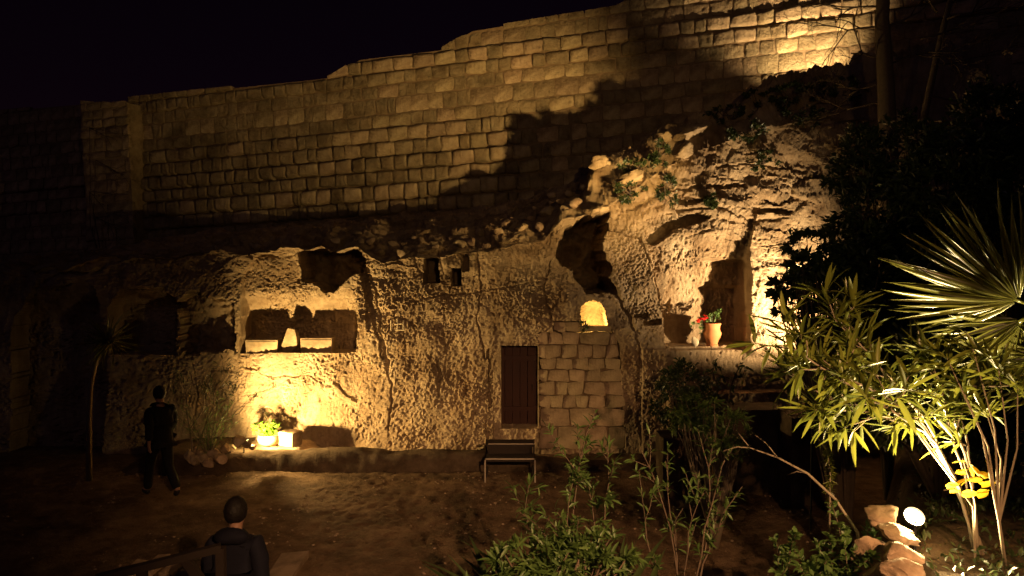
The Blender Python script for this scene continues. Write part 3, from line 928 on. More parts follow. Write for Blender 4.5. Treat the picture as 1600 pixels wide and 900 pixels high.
us = [(449, 513), (460, 515), (463, 526), (464, 540), (455, 550), (444, 550), (440, 540), (444, 528)]
pts = [at(a, b, 14.60) for a, b in us]
mb = MB(); n = len(pts)
mb.add([p for p in pts] + [p + np.array([0.02, 0.16, -0.02]) for p in pts],
       [tuple(range(n))[::-1], tuple(range(n, 2 * n))] + [(i, (i + 1) % n, n + (i + 1) % n, n + i) for i in range(n)])
o = mb.build('upright_stone', M['block'])
tag(o, 'small upright pale stone fragment standing between the two stone chests', 'stone')

# ---- leaves
def leaf_geo(L, W, seg=4, fold=0.25, droop=0.25, tipw=0.0, shape='lance'):
    V, Fc = [], []
    for i in range(seg + 1):
        t = i / seg
        if shape == 'lance': w = W * (math.sin(math.pi * min(1, t * 0.94 + 0.06)) ** 0.75)
        elif shape == 'round': w = W * math.sqrt(max(0, 1 - (2 * t - 1) ** 2))
        elif shape == 'strap': w = W * min(1, (1 - t) * 3.0 + 0.05) * (0.6 + 0.4 * min(1, t * 5))
        else: w = W * min(1, t * 4 + 0.15) * (1 - t ** 3)
        z = -droop * L * t * t
        V += [(-w / 2, L * t, z + fold * w), (0, L * t, z), (w / 2, L * t, z + fold * w)]
    for i in range(seg):
        a = i * 3
        Fc += [(a, a + 1, a + 4, a + 3), (a + 1, a + 2, a + 5, a + 4)]
    return np.array(V), Fc

def basis(direction, roll=0.0, up=(0, 0, 1)):
    """matrix whose y axis is direction, z roughly up"""
    y = np.array(direction, float); y /= np.linalg.norm(y) + 1e-9
    x = np.cross(y, up); nx_ = np.linalg.norm(x)
    x = x / nx_ if nx_ > 1e-3 else np.array([1.0, 0, 0])
    z = np.cross(x, y)
    c, s = math.cos(roll), math.sin(roll)
    x, z = x * c + z * s, z * c - x * s
    return np.stack([x, y, z], 1)

class Leaves:
    """leaf placements; the biggest become parts, the rest one foliage part"""
    def __init__(s): s.items = []
    def put(s, pos, direction, size=1.0, roll=0.0, var=0): s.items.append((np.array(pos, float), basis(direction, roll), size, var))
    def build(s, geos, mat, parent, parts=0, origin=(0, 0, 0), leafname='leaf', restname='foliage'):
        org = np.array(origin, float)
        items = sorted(s.items, key=lambda it: -it[2]) if parts else s.items
        meshes = [mesh_from(leafname, g[0], g[1], mat, True) for g in geos] if parts else None
        for pos, B, sz, var in items[:parts]:
            o = bpy.data.objects.new(leafname, meshes[var % len(geos)])
            m = Matrix(((B[0, 0], B[0, 1], B[0, 2], pos[0] - org[0]), (B[1, 0], B[1, 1], B[1, 2], pos[1] - org[1]),
                        (B[2, 0], B[2, 1], B[2, 2], pos[2] - org[2]), (0, 0, 0, 1))) @ Matrix.Scale(sz, 4)
            o.matrix_local = m
            COL.objects.link(o); o.parent = parent
        rest = items[parts:]
        if rest:
            Vs, Fs, nb = [], [], 0
            for pos, B, sz, var in rest:
                g = geos[var % len(geos)]
                Vs.append((g[0] * sz) @ B.T + pos - org)
                Fs.append(np.array(g[1]) + nb); nb += len(g[0])
            V = np.concatenate(Vs); Fq = np.concatenate(Fs)
            me = bpy.data.meshes.new(restname)
            me.vertices.add(len(V)); me.vertices.foreach_set('co', V.reshape(-1).astype(np.float32))
            me.loops.add(Fq.size); me.loops.foreach_set('vertex_index', Fq.reshape(-1).astype(np.int32))
            me.polygons.add(len(Fq)); me.polygons.foreach_set('loop_start', (np.arange(len(Fq)) * 4).astype(np.int32))
            me.polygons.foreach_set('loop_total', np.full(len(Fq), 4, np.int32))
            me.update(calc_edges=True); me.polygons.foreach_set('use_smooth', np.ones(len(Fq), bool))
            me.materials.append(mat)
            o = obj(restname, me, parent)
            if parts or restname == 'foliage': stuff(o)
            return o

M['oleander'] = leaf_mat('oleander_leaf', (0.06, 0.085, 0.014), (0.155, 0.165, 0.024), 0.34, 0.3, 0.5)
M['palmleaf'] = leaf_mat('palm_leaf', (0.085, 0.10, 0.018), (0.18, 0.17, 0.035), 0.28, 0.25, 0.9)
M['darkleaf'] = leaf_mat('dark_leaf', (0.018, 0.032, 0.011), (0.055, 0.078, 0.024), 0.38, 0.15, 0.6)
M['midleaf'] = leaf_mat('mid_leaf', (0.05, 0.10, 0.025), (0.11, 0.18, 0.045), 0.45, 0.3)
M['freshleaf'] = leaf_mat('fresh_leaf', (0.08, 0.19, 0.02), (0.16, 0.30, 0.03), 0.4, 0.35)
M['yellowleaf'] = leaf_mat('yellow_leaf', (0.42, 0.30, 0.02), (0.60, 0.44, 0.03), 0.45, 0.4)
M['redpetal'] = leaf_mat('red_petal', (0.55, 0.02, 0.01), (0.75, 0.04, 0.02), 0.5, 0.3)
M['deadleaf'] = leaf_mat('dry_leaf', (0.16, 0.11, 0.05), (0.26, 0.19, 0.09), 0.6, 0.25)

def rv(rng, s=1.0):
    v = rng.normal(size=3); return v / np.linalg.norm(v) * s

def grow(mb, rng, p, d, length, rad, depth, tips, bend=0.35, split=(2, 3), shrink=0.68, spread=0.6, up=0.1, n=4, seg=3):
    """recursive bare branching; records tip points with directions"""
    pts = [np.array(p, float)]; d = np.array(d, float) / np.linalg.norm(d)
    for i in range(seg):
        d = d + rv(rng, bend / seg * 1.6) + np.array([0, 0, up / seg]); d /= np.linalg.norm(d)
        pts.append(pts[-1] + d * length / seg)
    mb.tube(pts, list(np.linspace(rad, rad * 0.66, seg + 1)), n)
    if depth == 0:
        tips.append((pts[-1], d)); return
    for k in range(rng.randint(split[0], split[1] + 1)):
        t = rng.randint(max(1, seg - 1), seg + 1)
        nd = d + rv(rng, spread)
        grow(mb, rng, pts[t], nd, length * shrink * rng.uniform(0.75, 1.2), rad * 0.62, depth - 1, tips, bend, split, shrink, spread, up, n, seg)
    tips.append((pts[-1], d))

# ---- potted plants
def pot_plant(): pass
pp = at(421, 699, 13.95)
root = empty('potted_plant', (pp[0], pp[1], 0.275))
tag(root, 'squat pale clay pot with bright green leaves on the rock ledge', 'potted plant')
mb = MB(); mb.lathe([(0.0, 0.0), (0.13, 0.0), (0.19, 0.05), (0.215, 0.12), (0.20, 0.185), (0.21, 0.20), (0.19, 0.205), (0.175, 0.18), (0.0, 0.165)], 28)
mb.build('pot', M['claypale'], root, True, 40)
lv = Leaves(); rng = np.random.RandomState(4)
stems = MB()
for i in range(46):
    a = rng.uniform(0, 2 * math.pi); r = rng.uniform(0, 0.24)
    tip = np.array([r * math.cos(a) - 0.06, r * math.sin(a), 0.22 + rng.uniform(0.0, 0.17)])
    stems.tube([(0.4 * tip[0], 0.4 * tip[1], 0.15), tip * np.array([0.8, 0.8, 0.9]), tip], 0.004, 4)
    for k in range(3):
        lv.put(tip, rv(rng) + np.array([0.6 * math.cos(a), 0.6 * math.sin(a), 0.3]), rng.uniform(0.7, 1.25), rng.uniform(-0.6, 0.6))
stems.build('stems', M['freshleaf'], root)
lv.build([leaf_geo(0.075, 0.06, 4, 0.15, 0.3, shape='round')], M['freshleaf'], root, parts=138)
# block beside the pot
bb = at(454, 697, 13.95)
V, Fc = rock_verts(31, (1, 1, 1), 3, 0.05, 0.5)
mb = MB(); rngb = np.random.RandomState(12)
bm = bmesh.new(); bmesh.ops.create_cube(bm, size=1.0)
bmesh.ops.subdivide_edges(bm, edges=bm.edges[:], cuts=4, use_grid_fill=True)
for v in bm.verts:
    c = np.array(v.co); n_ = float(fbm(c[0] * 3 + 2, c[1] * 3, c[2] * 3, 3))
    l_ = np.clip(np.linalg.norm(c) - 0.60, 0, 1)
    c = c * (1 - 0.35 * l_) + 0.05 * n_ * c
    v.co = c * np.array([0.34, 0.30, 0.27])
me = bpy.data.meshes.new('stone_block'); bm.to_mesh(me); bm.free(); me.materials.append(M['block'])
tag(obj('stone_block', me, None, loc=(bb[0], 13.95, 0.41), rot=(0, 0.03, R(-24))), 'rough pale stone block beside the potted plant on the ledge', 'stone block')

# rocks at the left end of the ledge
edge_rocks = [(374, 688, 13.02, .22, .24), (394, 697, 13.1, .15, .10), (352, 698, 13.2, .22, .17), (335, 706, 13.1, .24, .22), (320, 712, 13.05, .22, .24),
              (306, 718, 13.0, .20, .20), (345, 715, 12.98, .22, .24), (326, 722, 12.95, .2, .2), (362, 700, 13.35, .2, .16), (310, 705, 13.2, .25, .2), (298, 712, 13.1, .25, .25), (386, 692, 13.04, .16, .17)]
for i, (px, py, yy, w, h) in enumerate(edge_rocks):
    p = at(px, py, yy)
    rock('edging_rock', 'rough lit rock in the heap at the end of the ledge', (p[0], yy, p[2] - 0.02), (w * 1.15, w, h * 1.1), 40 + i, 'rock', 'rocks heaped at the end of the ledge', rz=i, tilt=0.3 * (i % 3))
# support under them: low earth heap
mb = MB()
hx, hy = np.meshgrid(np.linspace(pxX(215), pxX(400), 40), np.linspace(12.6, 14.9, 24))
hz = 0.36 * sstep(12.75, 13.3, hy + 0.1 * noise3(hx * 3, hy * 3, 1.0)) * sstep(pxX(210), pxX(300), hx) + 0.04 * fbm(hx * 3, hy * 3, 6.0, 3) - 0.06
struct(obj('earth_bed', grid_mesh('earth_bed', np.stack([hx, hy, hz], -1), M['soil'])))

# ---- flower pot on the right shelf
fp = at(1114, 541, 14.60)
root = empty('flower_pot', (fp[0], 14.66, fp[2]))
tag(root, 'terracotta urn with trailing red geranium on the rock shelf', 'flower pot')
k_ = 0.445 / 0.62
mb = MB(); mb.lathe([(r * k_ * 1.12, z * k_) for r, z in [(0.0, 0.0), (0.14, 0.0), (0.145, 0.04), (0.125, 0.06), (0.15, 0.16), (0.205, 0.28), (0.215, 0.34), (0.18, 0.44), (0.175, 0.50), (0.205, 0.60), (0.215, 0.62), (0.19, 0.62), (0.16, 0.52), (0.0, 0.5)]], 32)
mb.build('urn', M['clay'], root, True, 40)
rng = np.random.RandomState(9); lv = Leaves(); st = MB(); fl = Leaves()
for i in range(16):
    if i < 8:
        tip = np.array([rng.uniform(-0.42, -0.1), rng.uniform(-0.12, 0.05), rng.uniform(0.22, 0.58)])
    else:
        tip = np.array([rng.uniform(-0.12, 0.22), rng.uniform(-0.1, 0.1), rng.uniform(0.5, 0.74)])
    mid = np.array([tip[0] * 0.5, tip[1] * 0.5, 0.5 + 0.1 * rng.rand()])
    st.tube([(0, 0, 0.36), mid, tip], 0.005, 4)
    for k in range(5):
        q = mid + (tip - mid) * rng.uniform(0.3, 1.0)
        lv.put(q, rv(rng) + np.array([0, -0.3, 0.2]), rng.uniform(0.6, 1.2), rng.uniform(-1, 1))
for c in ((-0.30, -0.12, 0.50), (-0.17, -0.12, 0.56), (-0.24, -0.1, 0.53)):
    for k in range(14):
        fl.put(np.array(c) + rv(rng, 0.03), rv(rng) + np.array([0, -0.5, 0.2]), rng.uniform(0.7, 1.1), rng.uniform(-1, 1))
st.build('stems', M['midleaf'], root)
lv.build([leaf_geo(0.07, 0.06, 3, 0.15, 0.3, shape='round')], M['midleaf'], root, parts=80)
fl.build([leaf_geo(0.05, 0.045, 3, 0.2, 0.3, shape='round')], M['redpetal'], root, parts=42, leafname='petal')
p = at(1086, 536, 14.56)
rock('pale_rock', 'small pale rock on the shelf left of the terracotta urn', (p[0], 14.58, fp[2] + 0.075), (0.15, 0.13, 0.22), 77, 'rock', mat='pale')

# ---- steps in front of the door
sa_, sb_ = on_z(757, 741, 0.0), on_z(838, 741, 0.0)
yst = 12.55
root = empty('door_steps', (at(797, 700, yst)[0], yst, 0))
tag(root, 'dark two-step wooden stair with pale worn edges before the tomb door', 'steps')
def fr(px, py, Y): return at(px, py, Y) - np.array(root.location)
def beam(name, p, q, th, mat):
    mb = MB(); c = (p + q) / 2; d = np.abs(q - p) + th
    mb.box(c, d); return mb.build(name, M[mat], root)
z1 = at(797, 717, yst)[2]; z2 = at(797, 694, yst + 0.35)[2]
w1 = fr(836, 717, yst)[0]; w0 = fr(758, 717, yst)[0]
t1 = MB(); t1.box(((w0 + w1) / 2, 0.19, z1 - 0.03), (w1 - w0 - 0.02, 0.36, 0.045)); t1.build('tread', M['darkwood'], root)
t1 = MB(); t1.box(((w0 + w1) / 2, 0.55, z2 - 0.03), (w1 - w0 - 0.02, 0.36, 0.045)); t1.build('tread', M['darkwood'], root)
t1 = MB(); t1.box(((w0 + w1) / 2, 0.42, (z1 + z2) / 2 - 0.04), (w1 - w0 - 0.06, 0.03, z2 - z1 - 0.02)); t1.build('riser', M['darkwood'], root)
beam('nosing', np.array([w0, -0.005, z1]), np.array([w1, -0.005, z1]), 0.022, 'edge')
beam('nosing', np.array([w0 + 0.05, 0.365, z2]), np.array([w1, 0.365, z2]), 0.016, 'edge')
for wx in (w0, w1):
    beam('leg', np.array([wx, -0.005, 0.0]), np.array([wx, -0.005, z1]), 0.022, 'edge')
    beam('leg', np.array([wx, 0.72, 0.0]), np.array([wx, 0.72, z2 - 0.02]), 0.03, 'darkwood')
    beam('stringer', np.array([wx * 0.96, 0.1, 0.06]), np.array([wx * 0.96, 0.72, 0.08]), 0.03, 'darkwood')

# ---- rubble and plants on the bank above the face
rng = np.random.RandomState(21)
k = 0
for px, t, sz in [(560, .06, .22), (575, .10, .3), (592, .05, .26), (610, .12, .2), (640, .2, .16), (655, .1, .15), (700, .2, .15), (735, .1, .26), (748, .2, .24), (765, .28, .2), (780, .1, .3), (790, .25, .34),
                  (800, .35, .24), (815, .15, .28), (830, .3, .2), (845, .12, .3), (858, .25, .34), (866, .4, .2), (880, .2, .3), (893, .35, .25), (900, .1, .28), (915, .25, .22), (625, .03, .2), (680, .06, .15), (720, .05, .2), (760, .05, .25),
                  (520, .08, .2), (545, .2, .25), (450, .1, .2), (400, .06, .18), (840, .5, .2), (870, .6, .2)]:
    x = pxX(px) * (1 + 0.04 * t)
    p = slope_pt(x, t)
    s_ = sz * rng.uniform(0.7, 1.15)
    rock('rubble_stone', 'small weathered stone in the rubble on the bank below the wall', p + np.array([0, -0.03, s_ * 0.2]), (s_ * 1.2, s_, s_ * 0.8), 200 + k, 'rock', 'rubble stones on the bank', rz=rng.uniform(0, 6), tilt=rng.uniform(-.3, .3))
    k += 1
# outcrop boulders jutting from the bank
outs = [('pale boulder jutting from the bank at the left end of the outcrop', (940, 256), (0.60, 0.5, 0.34), 0.2, 301),
        ('long tilted slab boulder crowning the outcrop', (1078, 205), (0.85, 0.5, 0.30), 0.38, 302),
        ('blocky boulder beside the long tilted slab on the outcrop', (1036, 216), (0.40, 0.4, 0.32), 0.1, 303),
        ('flat orange-lit rock at the head of the dark cave', (938, 327), (0.40, 0.3, 0.16), 0.15, 304),
        ('rounded boulder under the pale one on the outcrop', (985, 276), (0.70, 0.5, 0.34), 0.25, 305),
        ('knobbly rock below the long tilted slab', (1068, 234), (0.45, 0.4, 0.30), 0.5, 306)]
for lab, (px, py), dm, til, sd in outs:
    p = seen_pt(px, py) + np.array([0, -0.05, 0])
    V, Fc = rock_verts(sd, dm, 4, 0.25, 0.4)
    V = V + 0.045 * np.stack([fbm(V[:, 0] * 7, V[:, 1] * 7, V[:, 2] * 7 + i * 9, 4, 0.6) for i in range(3)], -1)
    tag(obj('boulder', mesh_from('boulder', V, Fc, M['cliff'], True, 40), None, loc=p, rot=(0.1, -til, 0.2)), lab, 'boulder')

# ---- low stonework right of the tomb
for i, (x0, y0, x1, y1, yy, lab) in enumerate([(1036, 685, 1112, 748, 11.6, 'dark squared stone block below the bush beside the path'),
                                               (1132, 640, 1228, 716, 11.9, 'low broad stone block wall behind the arching stem'),
                                               (1236, 652, 1290, 735, 11.3, 'tall narrow stone pier at the end of the low block wall')]):
    p, q = at(x0, y1, yy), at(x1, y0, yy)
    w, h = q[0] - p[0], q[2]
    bm = bmesh.new(); bmesh.ops.create_cube(bm, size=1.0)
    bmesh.ops.subdivide_edges(bm, edges=bm.edges[:], cuts=5, use_grid_fill=True)
    for v in bm.verts:
        c = np.array(v.co); c = c * np.array([w, 0.6, h + 0.1])
        c = c + 0.03 * np.array([float(fbm(c[0] * 3 + i, c[1] * 3, c[2] * 3, 3)), float(fbm(c[0] * 3 + 5, c[1] * 3, c[2] * 3, 3)), float(fbm(c[0] * 3 + 9, c[1] * 3, c[2] * 3, 3))])
        v.co = c
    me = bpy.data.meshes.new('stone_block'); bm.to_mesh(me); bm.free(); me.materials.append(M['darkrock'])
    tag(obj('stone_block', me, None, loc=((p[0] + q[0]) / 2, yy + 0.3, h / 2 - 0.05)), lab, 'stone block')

# ---- boulders round the lit garden lamp
for i, (px, py, yy, dm, til, lab) in enumerate([
        (1380, 806, 4.66, (0.25, 0.26, 0.12), -0.12, 'flat orange-lit boulder left of the garden spotlight'),
        (1404, 838, 4.40, (0.24, 0.24, 0.12), 0.2, 'tilted pale slab directly below the garden spotlight'),
        (1412, 868, 4.22, (0.24, 0.24, 0.15), 0.1, 'worn edging boulder two below the garden spotlight'),
        (1416, 897, 4.02, (0.24, 0.26, 0.15), 0.0, 'worn edging boulder three below the garden spotlight'),
        (1366, 872, 4.5, (0.22, 0.3, 0.3), 0.0, 'dark upright boulder under the flat orange-lit one'),
        (1374, 915, 4.25, (0.2, 0.3, 0.3), 0.0, 'dark boulder wedged under the edging boulders')]):
    p = at(px, py, yy)
    V, Fc = rock_verts(400 + i, dm, 4, 0.2, 0.5)
    V = V + 0.009 * np.stack([fbm(V[:, 0] * 22, V[:, 1] * 22, V[:, 2] * 22 + q_ * 9, 3) for q_ in range(3)], -1)
    tag(obj('boulder', mesh_from('boulder', V, Fc, M['rock'], True, 34), None, loc=p, rot=(0.12, til, 0.3 * i)), lab, 'boulder')

# ---- dry stone wall end at the lower left
rw = empty('dry_stone_wall', at(-10, 900, 5.6) * np.array([1, 1, 0]))
tag(rw, 'broken end of a dark dry stone wall beside the dim path', 'wall')
rng = np.random.RandomState(33)
for r_ in range(12):
    z = 0.12 + r_ * 0.165
    wmax = 1.15 - 0.052 * r_ ** 1.15
    x = -1.0
    while x < wmax:
        s_ = rng.uniform(0.16, 0.32)
        V, Fc = rock_verts(500 + int(rng.randint(999)), (s_ * 1.25, 0.36, 0.19), 2, 0.25)
        obj('stone', mesh_from('stone', V, Fc, M['rock'], True, 32), rw, loc=(x - 0.62, rng.uniform(-0.06, 0.06), z + rng.uniform(-.02, .02)), rot=(rng.uniform(-.15, .15), rng.uniform(-.15, .15), rng.uniform(-.2, .2)))
        x += s_ * 1.05

# ---- timber rail at the lower left and pale slabs beyond it, added in place of lit ground
ra, rb2 = at(150, 905, 4.9), at(345, 855, 5.15)
root = empty('timber_railing', (ra[0], ra[1], 0))
tag(root, 'dark timber handrail with brace left of the person in the jacket', 'railing')
def rel(p): return np.array(p) - np.array(root.location)
def bar(name, p, q, w, h):
    p, q = rel(p), rel(q); d = q - p; ln = np.linalg.norm(d)
    B = basis(d / ln)
    mb = MB(); mb.box((0, 0, 0), (w, ln, h), jit=0.003, rng=np.random.RandomState(3))
    mb.v = [tuple(B @ np.array(v) + (p + q) / 2) for v in mb.v]
    return mb.build(name, M['darkwood'], root)
bar('rail', ra, rb2, 0.06, 0.05)
pa = at(222, 888, 5.0); bar('post', pa, np.array([pa[0], pa[1], 0]), 0.055, 0.055)
pb = at(287, 870, 5.08); pc = at(330, 930, 5.08); bar('brace', pb, pc, 0.05, 0.06)
bar('post', rb2, np.array([rb2[0], rb2[1], 0]), 0.055, 0.055)
bar('post', ra, np.array([ra[0], ra[1], 0]), 0.055, 0.055)
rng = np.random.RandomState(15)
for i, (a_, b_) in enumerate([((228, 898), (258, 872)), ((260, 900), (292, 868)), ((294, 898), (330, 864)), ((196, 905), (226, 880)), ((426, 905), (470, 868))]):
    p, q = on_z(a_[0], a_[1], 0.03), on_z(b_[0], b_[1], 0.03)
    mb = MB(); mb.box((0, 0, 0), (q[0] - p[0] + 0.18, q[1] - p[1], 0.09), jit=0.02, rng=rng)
    o = mb.build('lit_ground_slab', M['block'], loc=((p[0] + q[0]) / 2, (p[1] + q[1]) / 2, 0.025))
    tag(o, 'pale flat slab added in place of lit ground beside the timber handrail', 'lit ground slab', 'slabs by the handrail')

# ---- loose gravel and litter over the courtyard
rng = np.random.RandomState(91)
base_v = [rock_verts(900 + i, (1, 0.9, 0.6), 1, 0.2) for i in range(5)]
Vs, Fs, nb = [], [], 0
for k in range(5200):
    y = 6.5 + 7.0 * rng.rand(); x = -8.5 + rng.rand() * 13
    if x > xb_f(y) - 0.1 or rng.rand() > 0.35 + 1.5 * float(noise3(x * 0.8, y * 0.8, 6.0)): continue
    s_ = 0.014 + 0.05 * rng.rand() ** 3
    V, Fc = base_v[rng.randint(5)]
    a = rng.uniform(0, 6.28); ca_, sa_2 = math.cos(a), math.sin(a)
    Rm = np.array([[ca_, -sa_2, 0], [sa_2, ca_, 0], [0, 0, 1]])
    Vs.append(V * s_ @ Rm.T + np.array([x, y, ground_h(x, y) + s_ * 0.12])); Fs.append(np.array(Fc) + nb); nb += len(V)
o = obj('gravel', mesh_from('gravel', np.concatenate(Vs), np.concatenate(Fs), M['rock'], False))
stuff(o); tag(o, 'loose gravel scattered over the earth courtyard', 'gravel')

# ================================================================== plants
# ---- oleander lit by the garden lamp
base = at(1532, 828, 4.62); base[2] = float(bank_z(base[0], base[1])) - 0.02
ol = empty('oleander', base)
tag(ol, 'leafy oleander with long narrow leaves glowing above the garden spotlight', 'shrub')
rng = np.random.RandomState(2)
geosO = [leaf_geo(0.20, w_, 5, 0.25, dr_) for w_, dr_ in ((0.028, 0.02), (0.024, 0.15), (0.030, 0.32), (0.026, -0.12))]
paths = [
    [(1532, 828, 4.62), (1492, 748, 4.62), (1463, 692, 4.6), (1425, 650, 4.58), (1372, 612, 4.5), (1318, 588, 4.4)],
    [(1530, 828, 4.63), (1500, 762, 4.66), (1445, 676, 4.7), (1400, 655, 4.7), (1350, 642, 4.7), (1288, 640, 4.65)],
    [(1530, 828, 4.62), (1482, 735, 4.65), (1452, 664, 4.75), (1402, 604, 4.85), (1352, 548, 4.9), (1305, 500, 4.95)],
    [(1532, 828, 4.62), (1506, 742, 4.6), (1483, 664, 4.62), (1472, 604, 4.65), (1452, 560, 4.7)],
    [(1534, 828, 4.62), (1518, 742, 4.6), (1494, 672, 4.55), (1512, 614, 4.5), (1542, 572, 4.5)],
    [(1531, 828, 4.62), (1500, 762, 4.6), (1424, 662, 4.5), (1335, 606, 4.4), (1268, 566, 4.35), (1236, 540, 4.3)],
    [(1531, 828, 4.62), (1495, 755, 4.7), (1430, 668, 4.85), (1340, 640, 5.0), (1262, 606, 5.1), (1228, 575, 5.1)],
    [(1531, 828, 4.62), (1490, 740, 4.62), (1440, 660, 4.62), (1392, 640, 4.5), (1352, 622, 4.35)],
    [(1531, 828, 4.62), (1488, 740, 4.7), (1430, 640, 4.8), (1372, 572, 4.9), (1330, 520, 5.0), (1318, 486, 5.0)],
    [(1534, 828, 4.62), (1520, 742, 4.62), (1508, 680, 4.62), (1500, 640, 4.6)]]
stems = []
for pth in paths:
    P_ = [at(*q) for q in pth]; P_[0] = base + rv(rng, 0.03) * np.array([1, 1, 0])
    mb = MB()
    # smooth polyline
    pts = []
    for i in range(len(P_) - 1):
        for t in np.linspace(0, 1, 4, endpoint=False): pts.append(P_[i] * (1 - t) + P_[i + 1] * t + rv(rng, 0.006))
    pts.append(P_[-1])
    mb.tube([p - base for p in pts], list(np.linspace(0.0105, 0.004, len(pts))), 6)
    st_ = mb.build('stem', M['palebark'], ol, True)
    stems.append(pts)
lv = Leaves()
def whorl(p, d, n, lo=0.7, hi=1.2, spread=0.9):
    d = d / np.linalg.norm(d)
    for k in range(n):
        r_ = rv(rng); r_ = r_ - d * np.dot(r_, d); r_ /= np.linalg.norm(r_)
        dd = d * rng.uniform(0.0, 1.3) + r_ * spread + np.array([0, 0, rng.uniform(-0.45, 0.45)])
        lv.put(p + r_ * 0.006, dd, rng.uniform(lo, hi), rng.uniform(-0.5, 0.5), rng.randint(4))
twig = MB()
for pts in stems:
    m = len(pts)
    d = pts[-1] - pts[-3]
    whorl(pts[-1], d, 9)
    for i in range(m // 2, m):
        d = pts[min(i + 1, m - 1)] - pts[i - 1]; d = d / np.linalg.norm(d)
        if rng.rand() < 0.75:
            td = d * 0.7 + rv(rng, 0.8) + np.array([0, 0, 0.15]); td /= np.linalg.norm(td)
            ln = rng.uniform(0.08, 0.24)
            q = pts[i] + td * ln
            twig.tube([pts[i] - base, (pts[i] + q) / 2 - base + rv(rng, 0.01), q - base], [0.005, 0.004, 0.003], 4)
            whorl(q, td, rng.randint(5, 9)); whorl(pts[i] + td * ln * 0.6, td, 3)
        else:
            whorl(pts[i], d, 3, 0.6, 1.0)
stuff(twig.build('twigs', M['palebark'], ol, True))
lv.build(geosO, M['oleander'], ol, parts=300, origin=base)

# second oleander clump hanging at the right, under the palm
b2 = at(1575, 800, 4.3); b2[2] = float(bank_z(b2[0], b2[1])) - 0.02
ol2 = empty('oleander', b2)
tag(ol2, 'smaller oleander shoots with broad drooping leaves under the fan palm', 'shrub')
lv = Leaves(); mb = MB()
for tipx, tipy, ty in ((1520, 545, 4.3), (1480, 560, 4.35), (1560, 575, 4.25), (1590, 600, 4.2), (1540, 640, 4.4), (1500, 600, 4.4)):
    tip = at(tipx, tipy, ty)
    fork = b2 + np.array([-0.05, 0, 0.30]); mid = (fork + tip) / 2 + np.array([0.05, 0, 0.03])
    mb.tube([b2 - b2, fork - b2, mid - b2, tip - b2], [0.011, 0.009, 0.005, 0.003], 5)
    for f_ in (1.0, 0.93, 0.84):
        p = mid + (tip - mid) * f_
        whorl(p, tip - mid, 7 if f_ == 1 else 4, 0.7, 1.25, 1.0)
mb.build('stems', M['palebark'], ol2, True)
lv.build(geosO, M['oleander'], ol2, parts=len(lv.items), origin=b2)

# yellow-leaved sprig beside the stems
b3 = at(1525, 818, 4.45); b3[2] = float(bank_z(b3[0], b3[1])) - 0.02
ys = empty('yellow_sprig', b3)
tag(ys, 'thin sprig of round bright yellow leaves beside the oleander stems', 'plant')
lv = Leaves(); mb = MB()
ylv = [(1474, 764, 24), (1484, 757, 18), (1491, 757, 20), (1478, 770, 18), (1505, 722, 22), (1508, 734, 22), (1502, 738, 16), (1512, 748, 20), (1524, 745, 24), (1532, 748, 22),
       (1528, 754, 26), (1515, 748, 18), (1520, 769, 26), (1536, 770, 28), (1523, 779, 22), (1528, 762, 24), (1538, 754, 18)]
rng = np.random.RandomState(8)
st1 = [b3, at(1524, 790, 4.43), at(1518, 760, 4.4), at(1508, 730, 4.4), at(1504, 716, 4.4)]
st2 = [b3, at(1520, 792, 4.42), at(1505, 772, 4.38), at(1492, 764, 4.36), at(1474, 766, 4.34)]
mb.tube([p - b3 for p in st1], [0.006, 0.005, 0.004, 0.003, 0.002], 5); mb.tube([p - b3 for p in st2], [0.005, 0.004, 0.003, 0.003, 0.002], 5)
for px, py, s_ in ylv:
    p = at(px + 6, py, 4.37)
    lv.put(p, np.array([rng.uniform(-1, 1), rng.uniform(-0.4, 0.2), rng.uniform(-0.3, 0.5)]), s_ / 24 * 0.9, rng.uniform(-0.7, 0.7))
mb.build('stems', M['palebark'], ys)
lv.build([leaf_geo(0.095, 0.075, 5, 0.08, 0.12, shape='round')], M['yellowleaf'], ys, parts=50, origin=b3)

